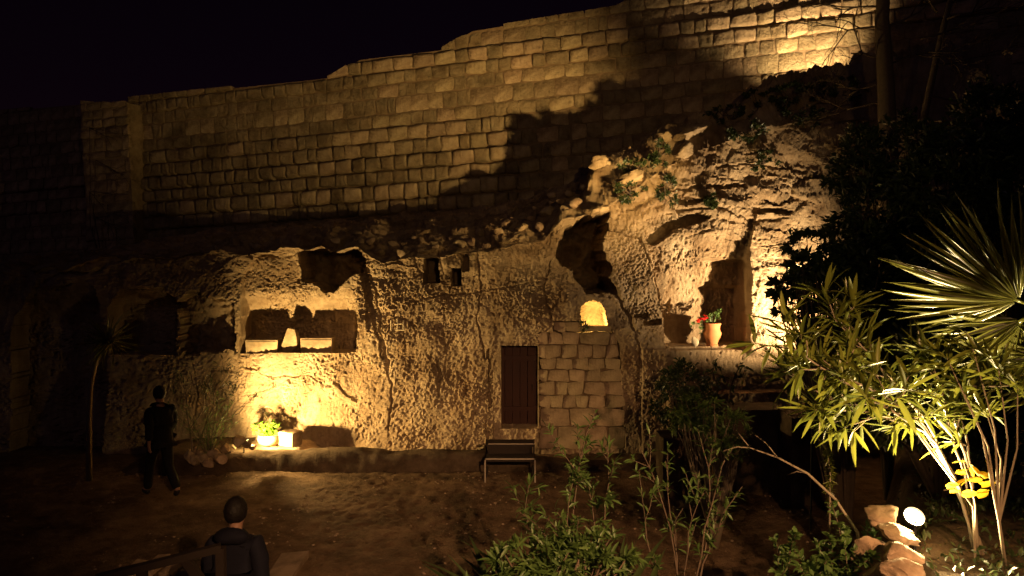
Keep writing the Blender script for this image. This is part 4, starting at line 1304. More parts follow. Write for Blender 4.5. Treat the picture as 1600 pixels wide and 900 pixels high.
# ---- fan palm at the right edge
pb_ = np.array([4.05, 5.55, 1.85])
fpalm = empty('fan_palm', pb_)
tag(fpalm, 'fan palm with large glossy pleated fronds lit from below', 'palm')
mb = MB(); trk = [(0, 0, -0.1), (0.02, 0, 0.4), (0.0, 0.02, 0.9), (-0.02, 0.02, 1.3)]
mb.tube(trk, [0.12, 0.10, 0.11, 0.08], 10); mb.build('trunk', M['bark'], fpalm, True)
rng = np.random.RandomState(14)
blade = [mesh_from('leaflet', *leaf_geo(1.0, 0.036, 7, 0.55, dr_, shape='blade'), M['palmleaf'], True) for dr_ in (0.05, 0.14, 0.28)]
def frond(hub, face_n, mid_ang, span, length, nl, up_tilt=0.1):
    """hub point, plane normal, middle angle (deg, in the camera-facing plane), leaflets as sub-parts"""
    hub = np.array(hub)
    fn = np.array(face_n, float); fn /= np.linalg.norm(fn)
    ex = np.cross([0, 0, 1], fn); ex /= np.linalg.norm(ex); ez = np.cross(fn, ex)
    if ex[0] < 0: ex = -ex
    mb = MB()
    crown_pt = pb_ + np.array([-0.02, 0.02, 1.3])
    md = ex * math.cos(R(mid_ang)) + ez * math.sin(R(mid_ang))
    mb.tube([crown_pt - hub, (crown_pt - hub) * 0.5 + np.array([0, 0, 0.12]), -md * 0.04, md * 0.03], [0.02, 0.015, 0.012, 0.016], 6)
    fo = mb.build('frond', M['palmleaf'], fpalm, True, loc=hub - pb_)
    for k in range(nl):
        t = (k + 0.5) / nl
        an = R(mid_ang + (t - 0.5) * span + rng.uniform(-1.2, 1.2))
        d = ex * math.cos(an) + ez * math.sin(an) + fn * (0.16 * math.sin(t * 40) * 0.4 + up_tilt * (1 - abs(2 * t - 1)))
        ln = length * (0.80 + 0.22 * math.sin(math.pi * t)) * rng.uniform(0.92, 1.06)
        B = basis(d, rng.uniform(-0.35, 0.35) + (0.5 if k % 2 else -0.5), up=tuple(fn))
        o = bpy.data.objects.new('leaflet', blade[rng.randint(3)])
        o.matrix_local = Matrix(((B[0, 0] * 1, B[0, 1] * ln, B[0, 2], d[0] * 0.03), (B[1, 0], B[1, 1] * ln, B[1, 2], d[1] * 0.03), (B[2, 0], B[2, 1] * ln, B[2, 2], d[2] * 0.03), (0, 0, 0, 1)))
        COL.objects.link(o); o.parent = fo
frond(at(1592, 470, 4.95), (-0.5, -0.85, -0.62), 152, 134, 0.80, 38)
frond(at(1598, 500, 5.05), (-0.3, -1.0, -0.1), 222, 95, 0.50, 20)
frond(at(1735, 330, 5.9), (0.3, -1.0, -0.2), 60, 150, 0.72, 26)
frond(at(1655, 560, 5.0), (-0.4, -1.0, -0.3), 200, 130, 0.55, 24)
frond(at(1760, 430, 5.6), (0.4, -1.0, -0.3), 0, 150, 0.7, 24)

# ---- generic leafy shrub
def shrub(name, label, base, blobs, nleaf, geos, mat, seed, group=None, cat='shrub', trunk=True, size=(0.7, 1.3), bark='bark', clump=0.0, up=0.15, outw=0.8, tubes=14):
    rng = np.random.RandomState(seed)
    base = np.array(base, float)
    root = empty(name, base); tag(root, label, cat, group)
    lv = Leaves()
    tot = sum(b[1][0] * b[1][2] for b in blobs)
    mb = MB()
    for c, r in blobs:
        c = np.array(c, float); r = np.array(r, float)
        n = max(10, int(nleaf * r[0] * r[2] / tot))
        ncl = max(5, n // 28)
        cl = []
        for k in range(ncl):
            v = rv(rng); rr = rng.uniform(0.35, 1.0) ** 0.5
            cl.append(v * rr)
        for k in range(min(tubes, ncl)):
            tip = c + cl[k] * r * 0.95
            m1 = base + (c - base) * 0.55 + rv(rng, 0.05)
            mb.tube([base * 0 + (m1 - base) * 0.0, m1 - base, (m1 + tip) / 2 - base + rv(rng, 0.05), tip - base], [0.03, 0.016, 0.009, 0.004], 5)
        for k in range(n):
            q = cl[rng.randint(ncl)]
            p = q + rv(rng, rng.uniform(0, 0.26))
            pos = c + p * r
            d = p / (np.linalg.norm(p) + 1e-6) * outw + rv(rng, 0.9) + np.array([0, 0, up])
            lv.put(pos, d, rng.uniform(*size), rng.uniform(-1.2, 1.2), rng.randint(len(geos)))
    mb.build('trunk', M[bark], root, True)
    o = lv.build(geos, M[mat], root, parts=0, origin=base, restname='crown')
    return root

gs = [leaf_geo(0.095, 0.036, 2, 0.2, 0.15), leaf_geo(0.075, 0.038, 2, 0.2, 0.25)]
gL = [leaf_geo(0.13, 0.032, 3, 0.2, 0.25), leaf_geo(0.11, 0.03, 3, 0.2, 0.4)]
def blob(px, py, Y, rx_, ry_, d=None):
    c = at(px, py, Y); s_ = Y / F
    return (c, (rx_ * s_, (d if d else rx_ * s_ * 0.8), ry_ * s_))
def bz(px, Y): x = at(px, 500, Y)[0]; return (x, Y, float(bank_z(x, Y)) - 0.03)

# dark layered bush in silhouette before the lit rock
Yb = 8.8
bl = [blob(*a) for a in [(1268, 382, Yb, 46, 20), (1318, 368, Yb, 40, 30), (1262, 418, Yb, 40, 16), (1300, 430, Yb, 60, 30), (1262, 455, Yb, 46, 20), (1300, 480, Yb, 66, 24),
                         (1252, 492, Yb, 40, 13), (1243, 440, Yb, 26, 18), (1238, 418, Yb, 24, 18), (1262, 432, Yb, 30, 20), (1240, 470, Yb, 24, 12), (1330, 410, Yb, 50, 60), (1300, 520, Yb, 60, 26)]]
bl = [(c + np.array([0, 0.3 * math.sin(i * 2.1), 0]), r) for i, (c, r) in enumerate(bl)]
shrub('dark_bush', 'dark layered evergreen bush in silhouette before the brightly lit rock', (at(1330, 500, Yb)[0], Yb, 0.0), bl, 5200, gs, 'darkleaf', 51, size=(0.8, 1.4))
for i, (nm, lab, px, Y_, bs, n) in enumerate([
        ('evergreen_shrub', 'tall dark evergreen shrub behind the layered bush', 1390, 9.0, [(1380, 330, 70, 60), (1400, 420, 75, 80), (1370, 520, 70, 60), (1420, 500, 70, 70), (1345, 260, 50, 60), (1420, 240, 60, 60)], 12000),
        ('evergreen_shrub', 'broad dark shrub with glinting leaves behind the fan palm', 1500, 8.0, [(1480, 300, 90, 60), (1520, 380, 90, 80), (1470, 440, 70, 70), (1560, 300, 70, 90)], 10000),
        ('evergreen_shrub', 'dark tree-high shrub under the bare branches at the right', 1570, 8.6, [(1500, 240, 70, 40), (1560, 200, 70, 70), (1600, 260, 60, 80), (1620, 400, 60, 90), (1450, 300, 50, 60)], 9000),
        ('evergreen_shrub', 'low dark shrub on the bank behind the oleander', 1470, 7.2, [(1400, 640, 70, 60), (1480, 620, 80, 70), (1560, 600, 80, 70), (1450, 560, 70, 50), (1580, 680, 80, 60)], 9000)]):
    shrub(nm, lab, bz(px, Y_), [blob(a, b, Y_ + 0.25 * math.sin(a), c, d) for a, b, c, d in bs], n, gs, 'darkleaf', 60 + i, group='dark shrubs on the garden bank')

# bush and sprigs under the flower-pot shelf
shrub('rounded_bush', 'small rounded dark bush below the flower-pot shelf', (at(1072, 700, 12.3)[0], 12.3, 0), [blob(1068, 598, 12.3, 42, 32), (at(1090, 635, 12.3), (0.5, 0.35, 0.35)), blob(1050, 640, 12.3, 34, 30)], 3200, [leaf_geo(0.075, 0.04, 2, 0.2, 0.2)], 'darkleaf', 71)
shrub('leafy_shrub', 'loose green shrub with twisted pale twigs beside the low block wall', (at(1120, 760, 9.6)[0], 9.6, 0), [blob(1095, 645, 9.6, 46, 26), blob(1130, 665, 9.6, 46, 34), blob(1150, 690, 9.6, 30, 30), blob(1060, 655, 9.6, 30, 24)], 1500, gL, 'midleaf', 72, bark='palebark', size=(0.55, 0.95))
sx = at(1128, 605, 12.9)
mb = MB()
rng = np.random.RandomState(5)
sk = empty('curling_plant', (sx[0], 12.9, 0)); tag(sk, 'dark curling stem plant standing against the rock below the urn', 'plant')
lv = Leaves()
for pth in ([(1128, 640), (1120, 600), (1113, 580), (1117, 570), (1125, 576), (1130, 590)], [(1132, 640), (1142, 606), (1148, 588), (1156, 572), (1164, 576), (1160, 590)], [(1126, 640), (1105, 600), (1098, 590)]):
    P_ = [at(a, b, 12.9) for a, b in pth]; P_[0] = np.array([sx[0], 12.9, 0.0])
    mb.tube([p - np.array(sk.location) for p in P_], [0.014, 0.012, 0.012, 0.01, 0.008, 0.006][:len(P_)], 5)
    for p in P_[1:]:
        for k in range(7): lv.put(p + rv(rng, 0.05), rv(rng), rng.uniform(0.7, 1.2), rng.uniform(-1, 1))
mb.build('stems', M['bark'], sk, True)
lv.build([leaf_geo(0.11, 0.05, 3, 0.2, 0.3)], M['darkleaf'], sk, parts=len(lv.items), origin=sk.location)

# plants rooted on the outcrop
for i, (px, py, yy, rx_, ry_, lab) in enumerate([(1000, 262, 14.2, 38, 22, 'dark tuft growing between the boulders of the outcrop'), (985, 302, 14.15, 44, 20, 'dark hanging plant at the head of the deep cave'),
                                               (1032, 245, 14.3, 26, 26, 'dark tuft below the long tilted slab'), (1040, 300, 14.2, 18, 34, 'trailing dark plant in the rock cleft'), (1112, 316, 14.2, 14, 12, 'small tuft on the bare rock above the flower-pot shelf'),
                                               (1190, 252, 14.3, 30, 20, 'dark tuft on the upper rock face below the crest')]):
    p = seen_pt(px, py)
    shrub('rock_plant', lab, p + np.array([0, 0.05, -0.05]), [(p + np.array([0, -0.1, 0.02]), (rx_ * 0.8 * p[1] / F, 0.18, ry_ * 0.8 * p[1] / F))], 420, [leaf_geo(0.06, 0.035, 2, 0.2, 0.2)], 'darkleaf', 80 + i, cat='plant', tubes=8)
p = at(914, 507, 14.3)
shrub('rock_plant', 'tiny sprig growing at the corner of the lit arched window', p + np.array([0, 0.1, -0.08]), [blob(914, 507, 14.3, 8, 10, 0.08)], 46, [leaf_geo(0.06, 0.03, 2, 0.2, 0.2)], 'darkleaf', 90, cat='plant', tubes=5)

# ---- left: bare shrub with a rosemary-like clump, and the yucca
sb = at(330, 706, 13.25)
bs_ = empty('bare_shrub', (at(300, 690, 13.1)[0], 13.1, 0.28)); tag(bs_, 'thin bare-branched shrub standing behind the rock heap', 'shrub')
rng = np.random.RandomState(12); mb = MB(); tips = []
b0 = np.array(bs_.location)
grow(mb, rng, (0, 0, 0), (-0.05, 0, 1), 0.75, 0.022, 4, tips, 0.35, (2, 3), 0.72, 0.75, 0.15, 5)
grow(mb, rng, (0.05, 0, 0), (0.25, 0.05, 1), 0.9, 0.018, 4, tips, 0.4, (2, 3), 0.7, 0.7, 0.1, 5)
mb.build('trunk', M['palebark'], bs_, True)
lv = Leaves()
for p, d in tips:
    for k in range(5): lv.put(p + rv(rng, 0.05), d + rv(rng, 0.8), rng.uniform(0.6, 1.1), rng.uniform(-1, 1))
lv.build([leaf_geo(0.10, 0.016, 2, 0.2, 0.3)], M['darkleaf'], bs_, 0, (0, 0, 0), restname='crown')
gr = (at(326, 700, 13.1)[0], 13.1, 0.25)
gb = empty('grassy_clump', gr); tag(gb, 'feathery upright green clump beside the rock heap', 'plant')
lv = Leaves(); mb = MB()
for k in range(34):
    d = np.array([rng.normal() * 0.28, rng.normal() * 0.22, 1.0]); ln = rng.uniform(0.5, 1.25)
    c0 = np.array(gr); pts = [c0, c0 + d * ln * 0.5 + rv(rng, 0.03), c0 + d * ln * np.array([1.25, 1.25, 0.95])]
    mb.tube([p - c0 for p in pts], [0.006, 0.005, 0.003], 4)
    for j in range(20):
        t = rng.uniform(0.15, 1); p = pts[0] * (1 - t) ** 2 + 2 * pts[1] * t * (1 - t) + pts[2] * t * t
        lv.put(p, d * 0.9 + rv(rng, 1.0), rng.uniform(0.6, 1.2), rng.uniform(-1, 1))
mb.build('stems', M['palebark'], gb)
lv.build([leaf_geo(0.11, 0.014, 2, 0.2, 0.2)], M['midleaf'], gb, 0, gr, restname='crown')

yb = at(138, 690, 12.6); yb[2] = 0
yu = empty('yucca', yb); tag(yu, 'slim yucca with a tuft of stiff pointed leaves on a leaning trunk', 'plant')
trunk_pts = [yb, at(139, 650, 12.6), at(142, 600, 12.6), at(150, 562, 12.6), at(170, 535, 12.6)]
mb = MB(); mb.tube([p - yb for p in trunk_pts], [0.05, 0.042, 0.038, 0.04, 0.05], 8); mb.build('trunk', M['palebark'], yu, True)
lv = Leaves(); rng = np.random.RandomState(6)
for k in range(95):
    d = rv(rng); d[2] = d[2] * 0.9 + 0.12
    lv.put(trunk_pts[-1] + rv(rng, 0.05), d, rng.uniform(0.75, 1.1), rng.uniform(-0.4, 0.4), rng.randint(2))
lv.build([leaf_geo(0.56, 0.036, 5, 0.35, 0.05, shape='blade'), leaf_geo(0.52, 0.036, 5, 0.35, 0.22, shape='blade')], M['palmleaf'], yu, parts=95, origin=yb)

# ---- foreground shrubs below the viewing terrace
# low slope they grow on
fx, fy = np.meshgrid(np.linspace(-1.3, 2.2, 50), np.linspace(2.5, 6.4, 50))
fz = 1.34 * sstep(6.2, 5.2, fy + 0.2 * noise3(fx * 2, fy * 2, 3.0)) * sstep(-1.25, -0.5, fx) + 0.06 * fbm(fx * 2, fy * 2, 1.0, 3) - 0.1
struct(obj('terrace_slope', grid_mesh('terrace_slope', np.stack([fx, fy, fz], -1), M['soil'])))
def sprig_shrub(label, base, tips_px, seed, geos, mat, parts, nleaf=28, cat='shrub', name='sprig_shrub', frac=0.45, size=(0.7, 1.2)):
    rng = np.random.RandomState(seed)
    base = np.array(base, float)
    root = empty(name, base); tag(root, label, cat)
    lv = Leaves(); mb = MB()
    for (px, py, Y_) in tips_px:
        tip = at(px, py, Y_)
        mid = base + (tip - base) * 0.55 + np.array([rng.normal() * 0.17, rng.normal() * 0.12, 0.16])
        n = 9; pts = []
        for t in np.linspace(0, 1, n):
            pts.append(base * (1 - t) ** 2 + 2 * mid * t * (1 - t) + tip * t * t + rv(rng, 0.012) * (0 < t < 1))
        mb.tube([p - base for p in pts], list(np.linspace(0.009, 0.003, n)), 5)
        sub = [pts]
        for k in range(5):
            i = rng.randint(n // 2 - 1, n - 1)
            d = pts[i + 1] - pts[i]; d /= np.linalg.norm(d)
            e = pts[i] + (d * 0.7 + rv(rng, 0.7) + np.array([0, 0, 0.2])) * rng.uniform(0.1, 0.26)
            q = [pts[i], (pts[i] + e) / 2 + rv(rng, 0.012), e]
            mb.tube([p - base for p in q], [0.004, 0.003, 0.002], 4)
            sub.append(q)
        for si, q in enumerate(sub):
            m = len(q)
            for k in range(nleaf if si == 0 else nleaf // 2):
                t = (frac + (1 - frac) * rng.rand() ** 0.7) if si == 0 else rng.rand() ** 0.6
                f_ = t * (m - 1); i = min(int(f_), m - 2)
                p = q[i] + (q[i + 1] - q[i]) * (f_ - i)
                d = q[i + 1] - q[i]; d /= np.linalg.norm(d)
                lv.put(p, d * 0.7 + rv(rng, 0.9) + np.array([0, 0, 0.1]), rng.uniform(*size), rng.uniform(-0.8, 0.8), rng.randint(len(geos)))
    mb.build('stems', M['bark'], root, True)
    lv.build(geos, M[mat], root, parts, base)
    return root
gm = [leaf_geo(0.085, 0.020, 3, 0.25, 0.15), leaf_geo(0.075, 0.018, 3, 0.25, 0.3)]
Yq = 5.4
sprig_shrub('loose green shrub of slender sprigs rising in front of the door steps', (0.48, Yq, 0.95),
            [(862, 690, 5.5), (930, 645, 5.5), (950, 692, 5.3), (905, 730, 5.3), (828, 752, 5.4), (812, 800, 5.3), (860, 815, 5.2), (905, 810, 5.2), (880, 850, 5.1), (935, 850, 5.1), (840, 870, 5.1)], 101, gm, 'midleaf', 300)
sprig_shrub('airy shrub with thin crossing stems above the red earth path', (1.3, 5.6, 0.85),
            [(1090, 670, 5.7), (1040, 720, 5.6), (1140, 700, 5.8), (1020, 770, 5.5), (1100, 770, 5.4), (1000, 700, 5.6), (1160, 760, 5.6)], 102, gm, 'midleaf', 300, nleaf=17)
sprig_shrub('low leafy shrub crowding the foot of the edging boulders', (1.95, 4.9, 0.9),
            [(1240, 840, 4.9), (1280, 850, 4.8), (1320, 840, 4.8), (1350, 870, 4.6), (1300, 880, 4.6), (1250, 885, 4.7), (1330, 895, 4.5), (1210, 890, 4.7), (1365, 835, 4.7), (1270, 900, 4.5)], 103, [leaf_geo(0.06, 0.03, 3, 0.2, 0.2), leaf_geo(0.05, 0.028, 3, 0.2, 0.3)], 'midleaf', 300, nleaf=50, frac=0.3)
# arching bare stem
ab = np.array([*at(1352, 860, 5.0)[:2], 0.9]); ar = empty('arching_stem', ab); tag(ar, 'long thin bare stem arching from the boulders over the path', 'plant')
P_ = [ab, at(1340, 832, 5.0), at(1305, 780, 5.1), at(1262, 740, 5.2), at(1215, 715, 5.3), at(1172, 700, 5.4), at(1150, 672, 5.5)]
mb = MB(); mb.tube([p - ab for p in P_], [0.012, 0.011, 0.010, 0.009, 0.007, 0.005, 0.003], 6)
for a_, b_ in (((1215, 715, 5.3), (1180, 680, 5.35)), ((1172, 700, 5.4), (1130, 705, 5.4)), ((1262, 740, 5.2), (1230, 742, 5.3))):
    mb.tube([at(*a_) - ab, (at(*a_) + at(*b_)) / 2 - ab + np.array([0, 0, 0.02]), at(*b_) - ab], [0.005, 0.004, 0.002], 4)
mb.build('stem', M['palebark'], ar, True)
# upright spiky sprig
qb = np.array([*at(1297, 800, 5.6)[:2], 1.0]); sq_ = empty('spiky_sprig', qb); tag(sq_, 'upright sprig densely set with short needle leaves below the oleander', 'plant')
P_ = [qb, at(1297, 770, 5.6), at(1297, 735, 5.6), at(1292, 705, 5.6), at(1275, 680, 5.6)]
mb = MB(); mb.tube([p - qb for p in P_], [0.008, 0.007, 0.006, 0.005, 0.003], 5); mb.build('stem', M['palebark'], sq_)
lv = Leaves(); rng = np.random.RandomState(3)
for k in range(260):
    t = rng.uniform(0.6, 3.99); i = int(t); p = P_[i] + (P_[min(i + 1, 4)] - P_[i]) * (t - i)
    lv.put(p, rv(rng) + np.array([0, 0, 0.3]), rng.uniform(0.7, 1.2), rng.uniform(-1, 1))
lv.build([leaf_geo(0.055, 0.009, 2, 0.2, 0.1)], M['oleander'], sq_, 0, qb, restname='foliage')
# strap-leaved clump at the bottom
cb = np.array([0.42, 4.9, 1.13]); sc_ = empty('strap_leaf_clump', cb); tag(sc_, 'dark clump of arching strap leaves at the foot of the sprig shrub', 'plant')
lv = Leaves(); rng = np.random.RandomState(19)
gst = [leaf_geo(0.70, 0.042, 7, 0.25, d_, shape='strap') for d_ in (0.35, 0.6, 0.85)]
for k in range(150):
    a = rng.uniform(0, 2 * math.pi); el = rng.uniform(0.5, 1.25)
    c = cb + np.array([rng.uniform(-0.62, 0.5), rng.uniform(-0.2, 0.35), 0])
    lv.put(c, (math.cos(a) * math.cos(el), math.sin(a) * math.cos(el), math.sin(el)), rng.uniform(0.75, 1.2), rng.uniform(-0.3, 0.3), rng.randint(3))
lv.build(gst, M['darkleaf'], sc_, parts=150, origin=cb)

shrub('low_bush', 'soft low leafy bush at the foot of the slender sprigs', (0.3, 4.95, 1.1), [blob(800, 890, 4.95, 46, 28), blob(860, 872, 4.95, 60, 36), blob(935, 872, 4.95, 56, 34), blob(760, 905, 4.95, 40, 24), blob(900, 900, 4.95, 90, 30)], 1500, gm, 'midleaf', 140, size=(0.8, 1.35), tubes=6)
# dark scrub added on the crest, standing in for its black shade
for i, (px, py, rr) in enumerate([(1140, 178, 34), (1185, 160, 36), (1230, 150, 34), (1275, 138, 30), (1320, 140, 34), (1165, 205, 28), (1250, 180, 36)]):
    p = seen_pt(px, py + 6)
    s_ = p[1] / F
    shrub('crest_shade_scrub', 'dark bush added for the black shade on the crest between the outcrop and the wall', p + np.array([0, 0.05, -0.05]), [(p + np.array([0, -0.05, 0.05]), (rr * s_, 0.3, rr * 0.55 * s_))], 520, [leaf_geo(0.07, 0.035, 2, 0.2, 0.2)], 'darkleaf', 150 + i, group='scrub on the crest', tubes=6)
# ground cover on the bank
lv = Leaves(); rng = np.random.RandomState(23)
for k in range(9000):
    y = 3.4 + 5.2 * rng.rand() ** 1.3; x = xb_f(y) + 0.1 + rng.rand() * (1.6 + 0.55 * y)
    if rng.rand() > 0.5 + 0.9 * float(noise3(x * 2.0, y * 2.0, 5.0)): continue
    z = float(bank_z(x, y))
    lv.put((x, y, z + 0.01 + 0.05 * rng.rand()), rv(rng) + np.array([0, 0, 0.7]), rng.uniform(0.6, 1.3), rng.uniform(-1, 1), rng.randint(2))
gc = empty('ground_cover'); 
o = lv.build([leaf_geo(0.06, 0.03, 2, 0.2, 0.3), leaf_geo(0.05, 0.022, 2, 0.2, 0.2)], M['darkleaf'], None, 0, (0, 0, 0), restname='ground_cover')
bpy.data.objects.remove(gc); o.name = 'ground_cover'
stuff(o); tag(o, 'low patchy ground cover leaves over the garden bank', 'ground cover')

# ---- bare tree at the upper right
tb = np.array([*at(1385, 300, 12.4)[:2], 1.1]); tr_ = empty('bare_tree', tb); tag(tr_, 'bare-branched tree with fine thorny twigs before the city wall', 'tree')
rng = np.random.RandomState(41); mb = MB(); tips = []
pt = [tb, at(1392, 330, 12.4), at(1384, 130, 12.4), at(1378, 30, 12.4), at(1385, -60, 12.4)]
mb.tube([p - tb for p in pt], [0.20, 0.16, 0.13, 0.11, 0.08], 9)
pt2 = [at(1392, 330, 12.4), at(1440, 200, 12.6), at(1470, 60, 12.7), at(1500, -60, 12.8)]
mb.tube([p - tb for p in pt2], [0.08, 0.06, 0.05, 0.035], 8)
mb.build('trunk', M['bark'], tr_, True)
mb = MB()
for (sx_, sy_, dx, dz, ln) in [(1380, 40, -1, 0.1, 1.1), (1380, 90, -1, -0.1, 1.0), (1382, 130, -1, 0.0, 0.9), (1384, 160, -1, -0.25, 1.0), (1388, 190, -0.8, -0.35, 0.9), (1378, 10, -0.9, 0.35, 1.0), (1390, 40, 1, 0.3, 0.8), (1392, 100, 1, 0.2, 0.9),
                             (1440, 60, 0.8, 0.2, 0.9), (1460, 100, 1, 0.2, 0.9), (1450, 150, 1, -0.1, 0.9), (1400, 170, 0.6, -0.4, 0.8), (1385, 200, -1, -0.5, 0.8), (1480, 30, 0.9, 0.4, 0.9), (1430, 220, -0.5, -0.5, 0.7), (1465, 20, -0.3, 0.6, 0.8), (1430, 180, -0.3, -0.6, 0.8)]:
    p = at(sx_, sy_, 12.5) - tb
    grow(mb, rng, p, (dx, rng.uniform(-0.5, 0.3), dz), ln * 0.62, 0.022, 4, tips, 0.5, (2, 3), 0.74, 0.65, -0.05, 3)
mb.build('branches', M['bark'], tr_, True)
# creeper twigs on the buttress
cbz = wall_pt(160, 410, OFF2 + 0.25)[2]
cr_ = empty('bare_creeper', cbz); tag(cr_, 'bare creeper twigs spreading over the buttress', 'creeper')
mb = MB(); tips = []
for (px, py) in ((140, 200), (150, 250), (140, 300), (150, 340)):
    p = wall_pt(px, py, OFF2 + 0.25)[2] - cbz
    mb.tube([np.zeros(3), p * 0.5 + np.array([-0.15, 0, 0]), p], [0.015, 0.012, 0.01], 4)
    for k in range(2): grow(mb, rng, p, (0.8, 0, rng.uniform(-0.7, 0.3)), 0.5, 0.012, 3, tips, 0.4, (2, 3), 0.75, 0.5, -0.1, 3)
mb.build('branches', M['bark'], cr_, True)

# ================================================================== people
M['navy'] = plain_mat('navy_cloth', (0.006, 0.006, 0.014), 0.85, var=0.3, scale=30, bump=0.2)
M['blackcloth'] = plain_mat('black_cloth', (0.006, 0.005, 0.006), 0.85, var=0.3, scale=30, bump=0.2)
M['hair'] = plain_mat('dark_hair', (0.012, 0.009, 0.007), 0.6, var=0.4, scale=60, bump=0.6)
M['skin'] = plain_mat('skin', (0.32, 0.18, 0.12), 0.55, var=0.08, scale=20, bump=0.05)
M['shoe'] = plain_mat('shoe', (0.02, 0.017, 0.015), 0.5)

def skin_obj(name, nodes, edges, root_i, mat, parent, sub=2):
    """a continuous surface grown round a skeleton: nodes [(x,y,z,r)]"""
    me = bpy.data.meshes.new(name)
    me.from_pydata([n[:3] for n in nodes], edges, [])
    o = bpy.data.objects.new(name, me); COL.objects.link(o)
    md = o.modifiers.new('skin', 'SKIN'); md.use_smooth_shade = True; md.branch_smoothing = 0.6
    sv = me.skin_vertices[0].data
    for i, n in enumerate(nodes):
        r = n[3]
        sv[i].radius = (r, r) if not hasattr(r, '__len__') else r
        sv[i].use_root = (i == root_i)
    s = o.modifiers.new('sub', 'SUBSURF'); s.levels = sub; s.render_levels = sub
    bpy.context.view_layer.update()
    dg = bpy.context.evaluated_depsgraph_get()
    m2 = bpy.data.meshes.new_from_object(o.evaluated_get(dg))
    bpy.data.objects.remove(o)
    m2.materials.clear(); m2.materials.append(mat)
    m2.polygons.foreach_set('use_smooth', [True] * len(m2.polygons))
    return obj(name, m2, parent)

def person(label, loc, rz, J, jacket, trousers, hood=False, height=1.76):
    """J: joint dictionary in metres, facing -y when rz=0"""
    k = height / 1.76
    root = empty('person', loc, rz); tag(root, label, 'person'); root.scale = (k, k, k)
    A = lambda n: np.array(J[n], float)
    nodes, edges, ix = [], [], {}
    def nd(n, p, r):
        ix[n] = len(nodes); p = np.array(p, float); nodes.append((p[0], p[1], p[2], r)); return ix[n]
    def link(a, b): edges.append((ix[a], ix[b]))
    nd('pelvis', A('pelvis'), 0.13); nd('waist', A('waist'), 0.12); nd('chest', A('chest'), 0.115); nd('neck0', A('neck') - np.array([0, 0, 0.05]), 0.065)
    nd('neck', A('neck'), 0.055)
    hd = A('head')
    nd('jaw', hd + np.array([0, -0.02, -0.075]), 0.066); nd('headmid', hd + np.array([0, 0.005, 0.01]), 0.088); nd('crown', hd + np.array([0, 0.01, 0.07]), 0.072)
    nd('nose', hd + np.array([0, -0.105, -0.02]), 0.014)
    for a, b in (('pelvis', 'waist'), ('waist', 'chest'), ('chest', 'neck0'), ('neck0', 'neck'), ('neck', 'jaw'), ('jaw', 'headmid'), ('headmid', 'crown'), ('headmid', 'nose')): link(a, b)
    for s, sg in (('l', 1), ('r', -1)):
        nd('ear' + s, hd + np.array([0.088 * sg, 0.01, -0.01]), 0.017); link('headmid', 'ear' + s)
        nd('sh' + s, A('sh' + s) - np.array([0, 0, 0.015]), 0.052); nd('el' + s, A('el' + s), 0.045); nd('wr' + s, A('wr' + s), 0.030)
        link('chest', 'sh' + s); link('sh' + s, 'el' + s); link('el' + s, 'wr' + s)
        d = A('wr' + s) - A('el' + s); d /= np.linalg.norm(d)
        pm = A('wr' + s) + d * 0.055
        nd('palm' + s, pm, 0.034); link('wr' + s, 'palm' + s)
        fwd = np.array([0, -1.0, 0]); fwd = fwd - d * np.dot(fwd, d); fwd /= np.linalg.norm(fwd)
        inn = np.array([-sg, 0, 0.0])
        for fi, (off, ln) in enumerate(((0.030, 0.075), (0.010, 0.085), (-0.010, 0.08), (-0.028, 0.062))):
            b0 = pm + fwd * off + d * 0.035
            nd('f%d0' % fi + s, b0, 0.0095); nd('f%d1' % fi + s, b0 + d * ln * 0.5 + inn * 0.008, 0.009); nd('f%d2' % fi + s, b0 + d * ln * 0.85 + inn * 0.028, 0.0075)
            link('palm' + s, 'f%d0' % fi + s); link('f%d0' % fi + s, 'f%d1' % fi + s); link('f%d1' % fi + s, 'f%d2' % fi + s)
        nd('t0' + s, pm + fwd * 0.042 - d * 0.005, 0.011); nd('t1' + s, pm + fwd * 0.06 + d * 0.035 + inn * 0.015, 0.009)
        link('palm' + s, 't0' + s); link('t0' + s, 't1' + s)
        nd('hip' + s, A('hip' + s), 0.095); nd('kn' + s, A('kn' + s), 0.06); nd('cf' + s, A('kn' + s) * 0.62 + A('an' + s) * 0.38 + np.array([0, 0.015, 0]), 0.055); nd('an' + s, A('an' + s), 0.04)
        link('pelvis', 'hip' + s); link('hip' + s, 'kn' + s); link('kn' + s, 'cf' + s); link('cf' + s, 'an' + s)
        nd('toe' + s, A('toe' + s), 0.035); link('an' + s, 'toe' + s)
    skin_obj('body', nodes, edges, ix['pelvis'], M['skin'], root)
    # jacket with sleeves
    nodes, edges, ix = [], [], {}
    nd('hem', A('pelvis') + np.array([0, 0, -0.12]), 0.195); nd('pelvis', A('pelvis') + np.array([0, 0, 0.05]), 0.188); nd('waist', A('waist'), 0.180); nd('chest', A('chest'), 0.185); nd('yoke', A('chest') * 0.4 + A('neck') * 0.6 - np.array([0, 0, 0.01]), 0.140)
    nd('collar', A('neck') + np.array([0, 0.01, 0.015]), 0.098)
    for a, b in (('hem', 'pelvis'), ('pelvis', 'waist'), ('waist', 'chest'), ('chest', 'yoke'), ('yoke', 'collar')): link(a, b)
    for s in 'lr':
        nd('sh' + s, A('sh' + s), 0.098); nd('ua' + s, (A('sh' + s) + A('el' + s)) / 2, 0.083); nd('el' + s, A('el' + s), 0.072); nd('cuff' + s, A('wr' + s) * 0.9 + A('el' + s) * 0.1, 0.056)
        link('chest', 'sh' + s); link('sh' + s, 'ua' + s); link('ua' + s, 'el' + s); link('el' + s, 'cuff' + s)
    jk = skin_obj('jacket', nodes, edges, 1, jacket, root)
    rngp = 3.7 * height
    V = np.array([v.co[:] for v in jk.data.vertices])
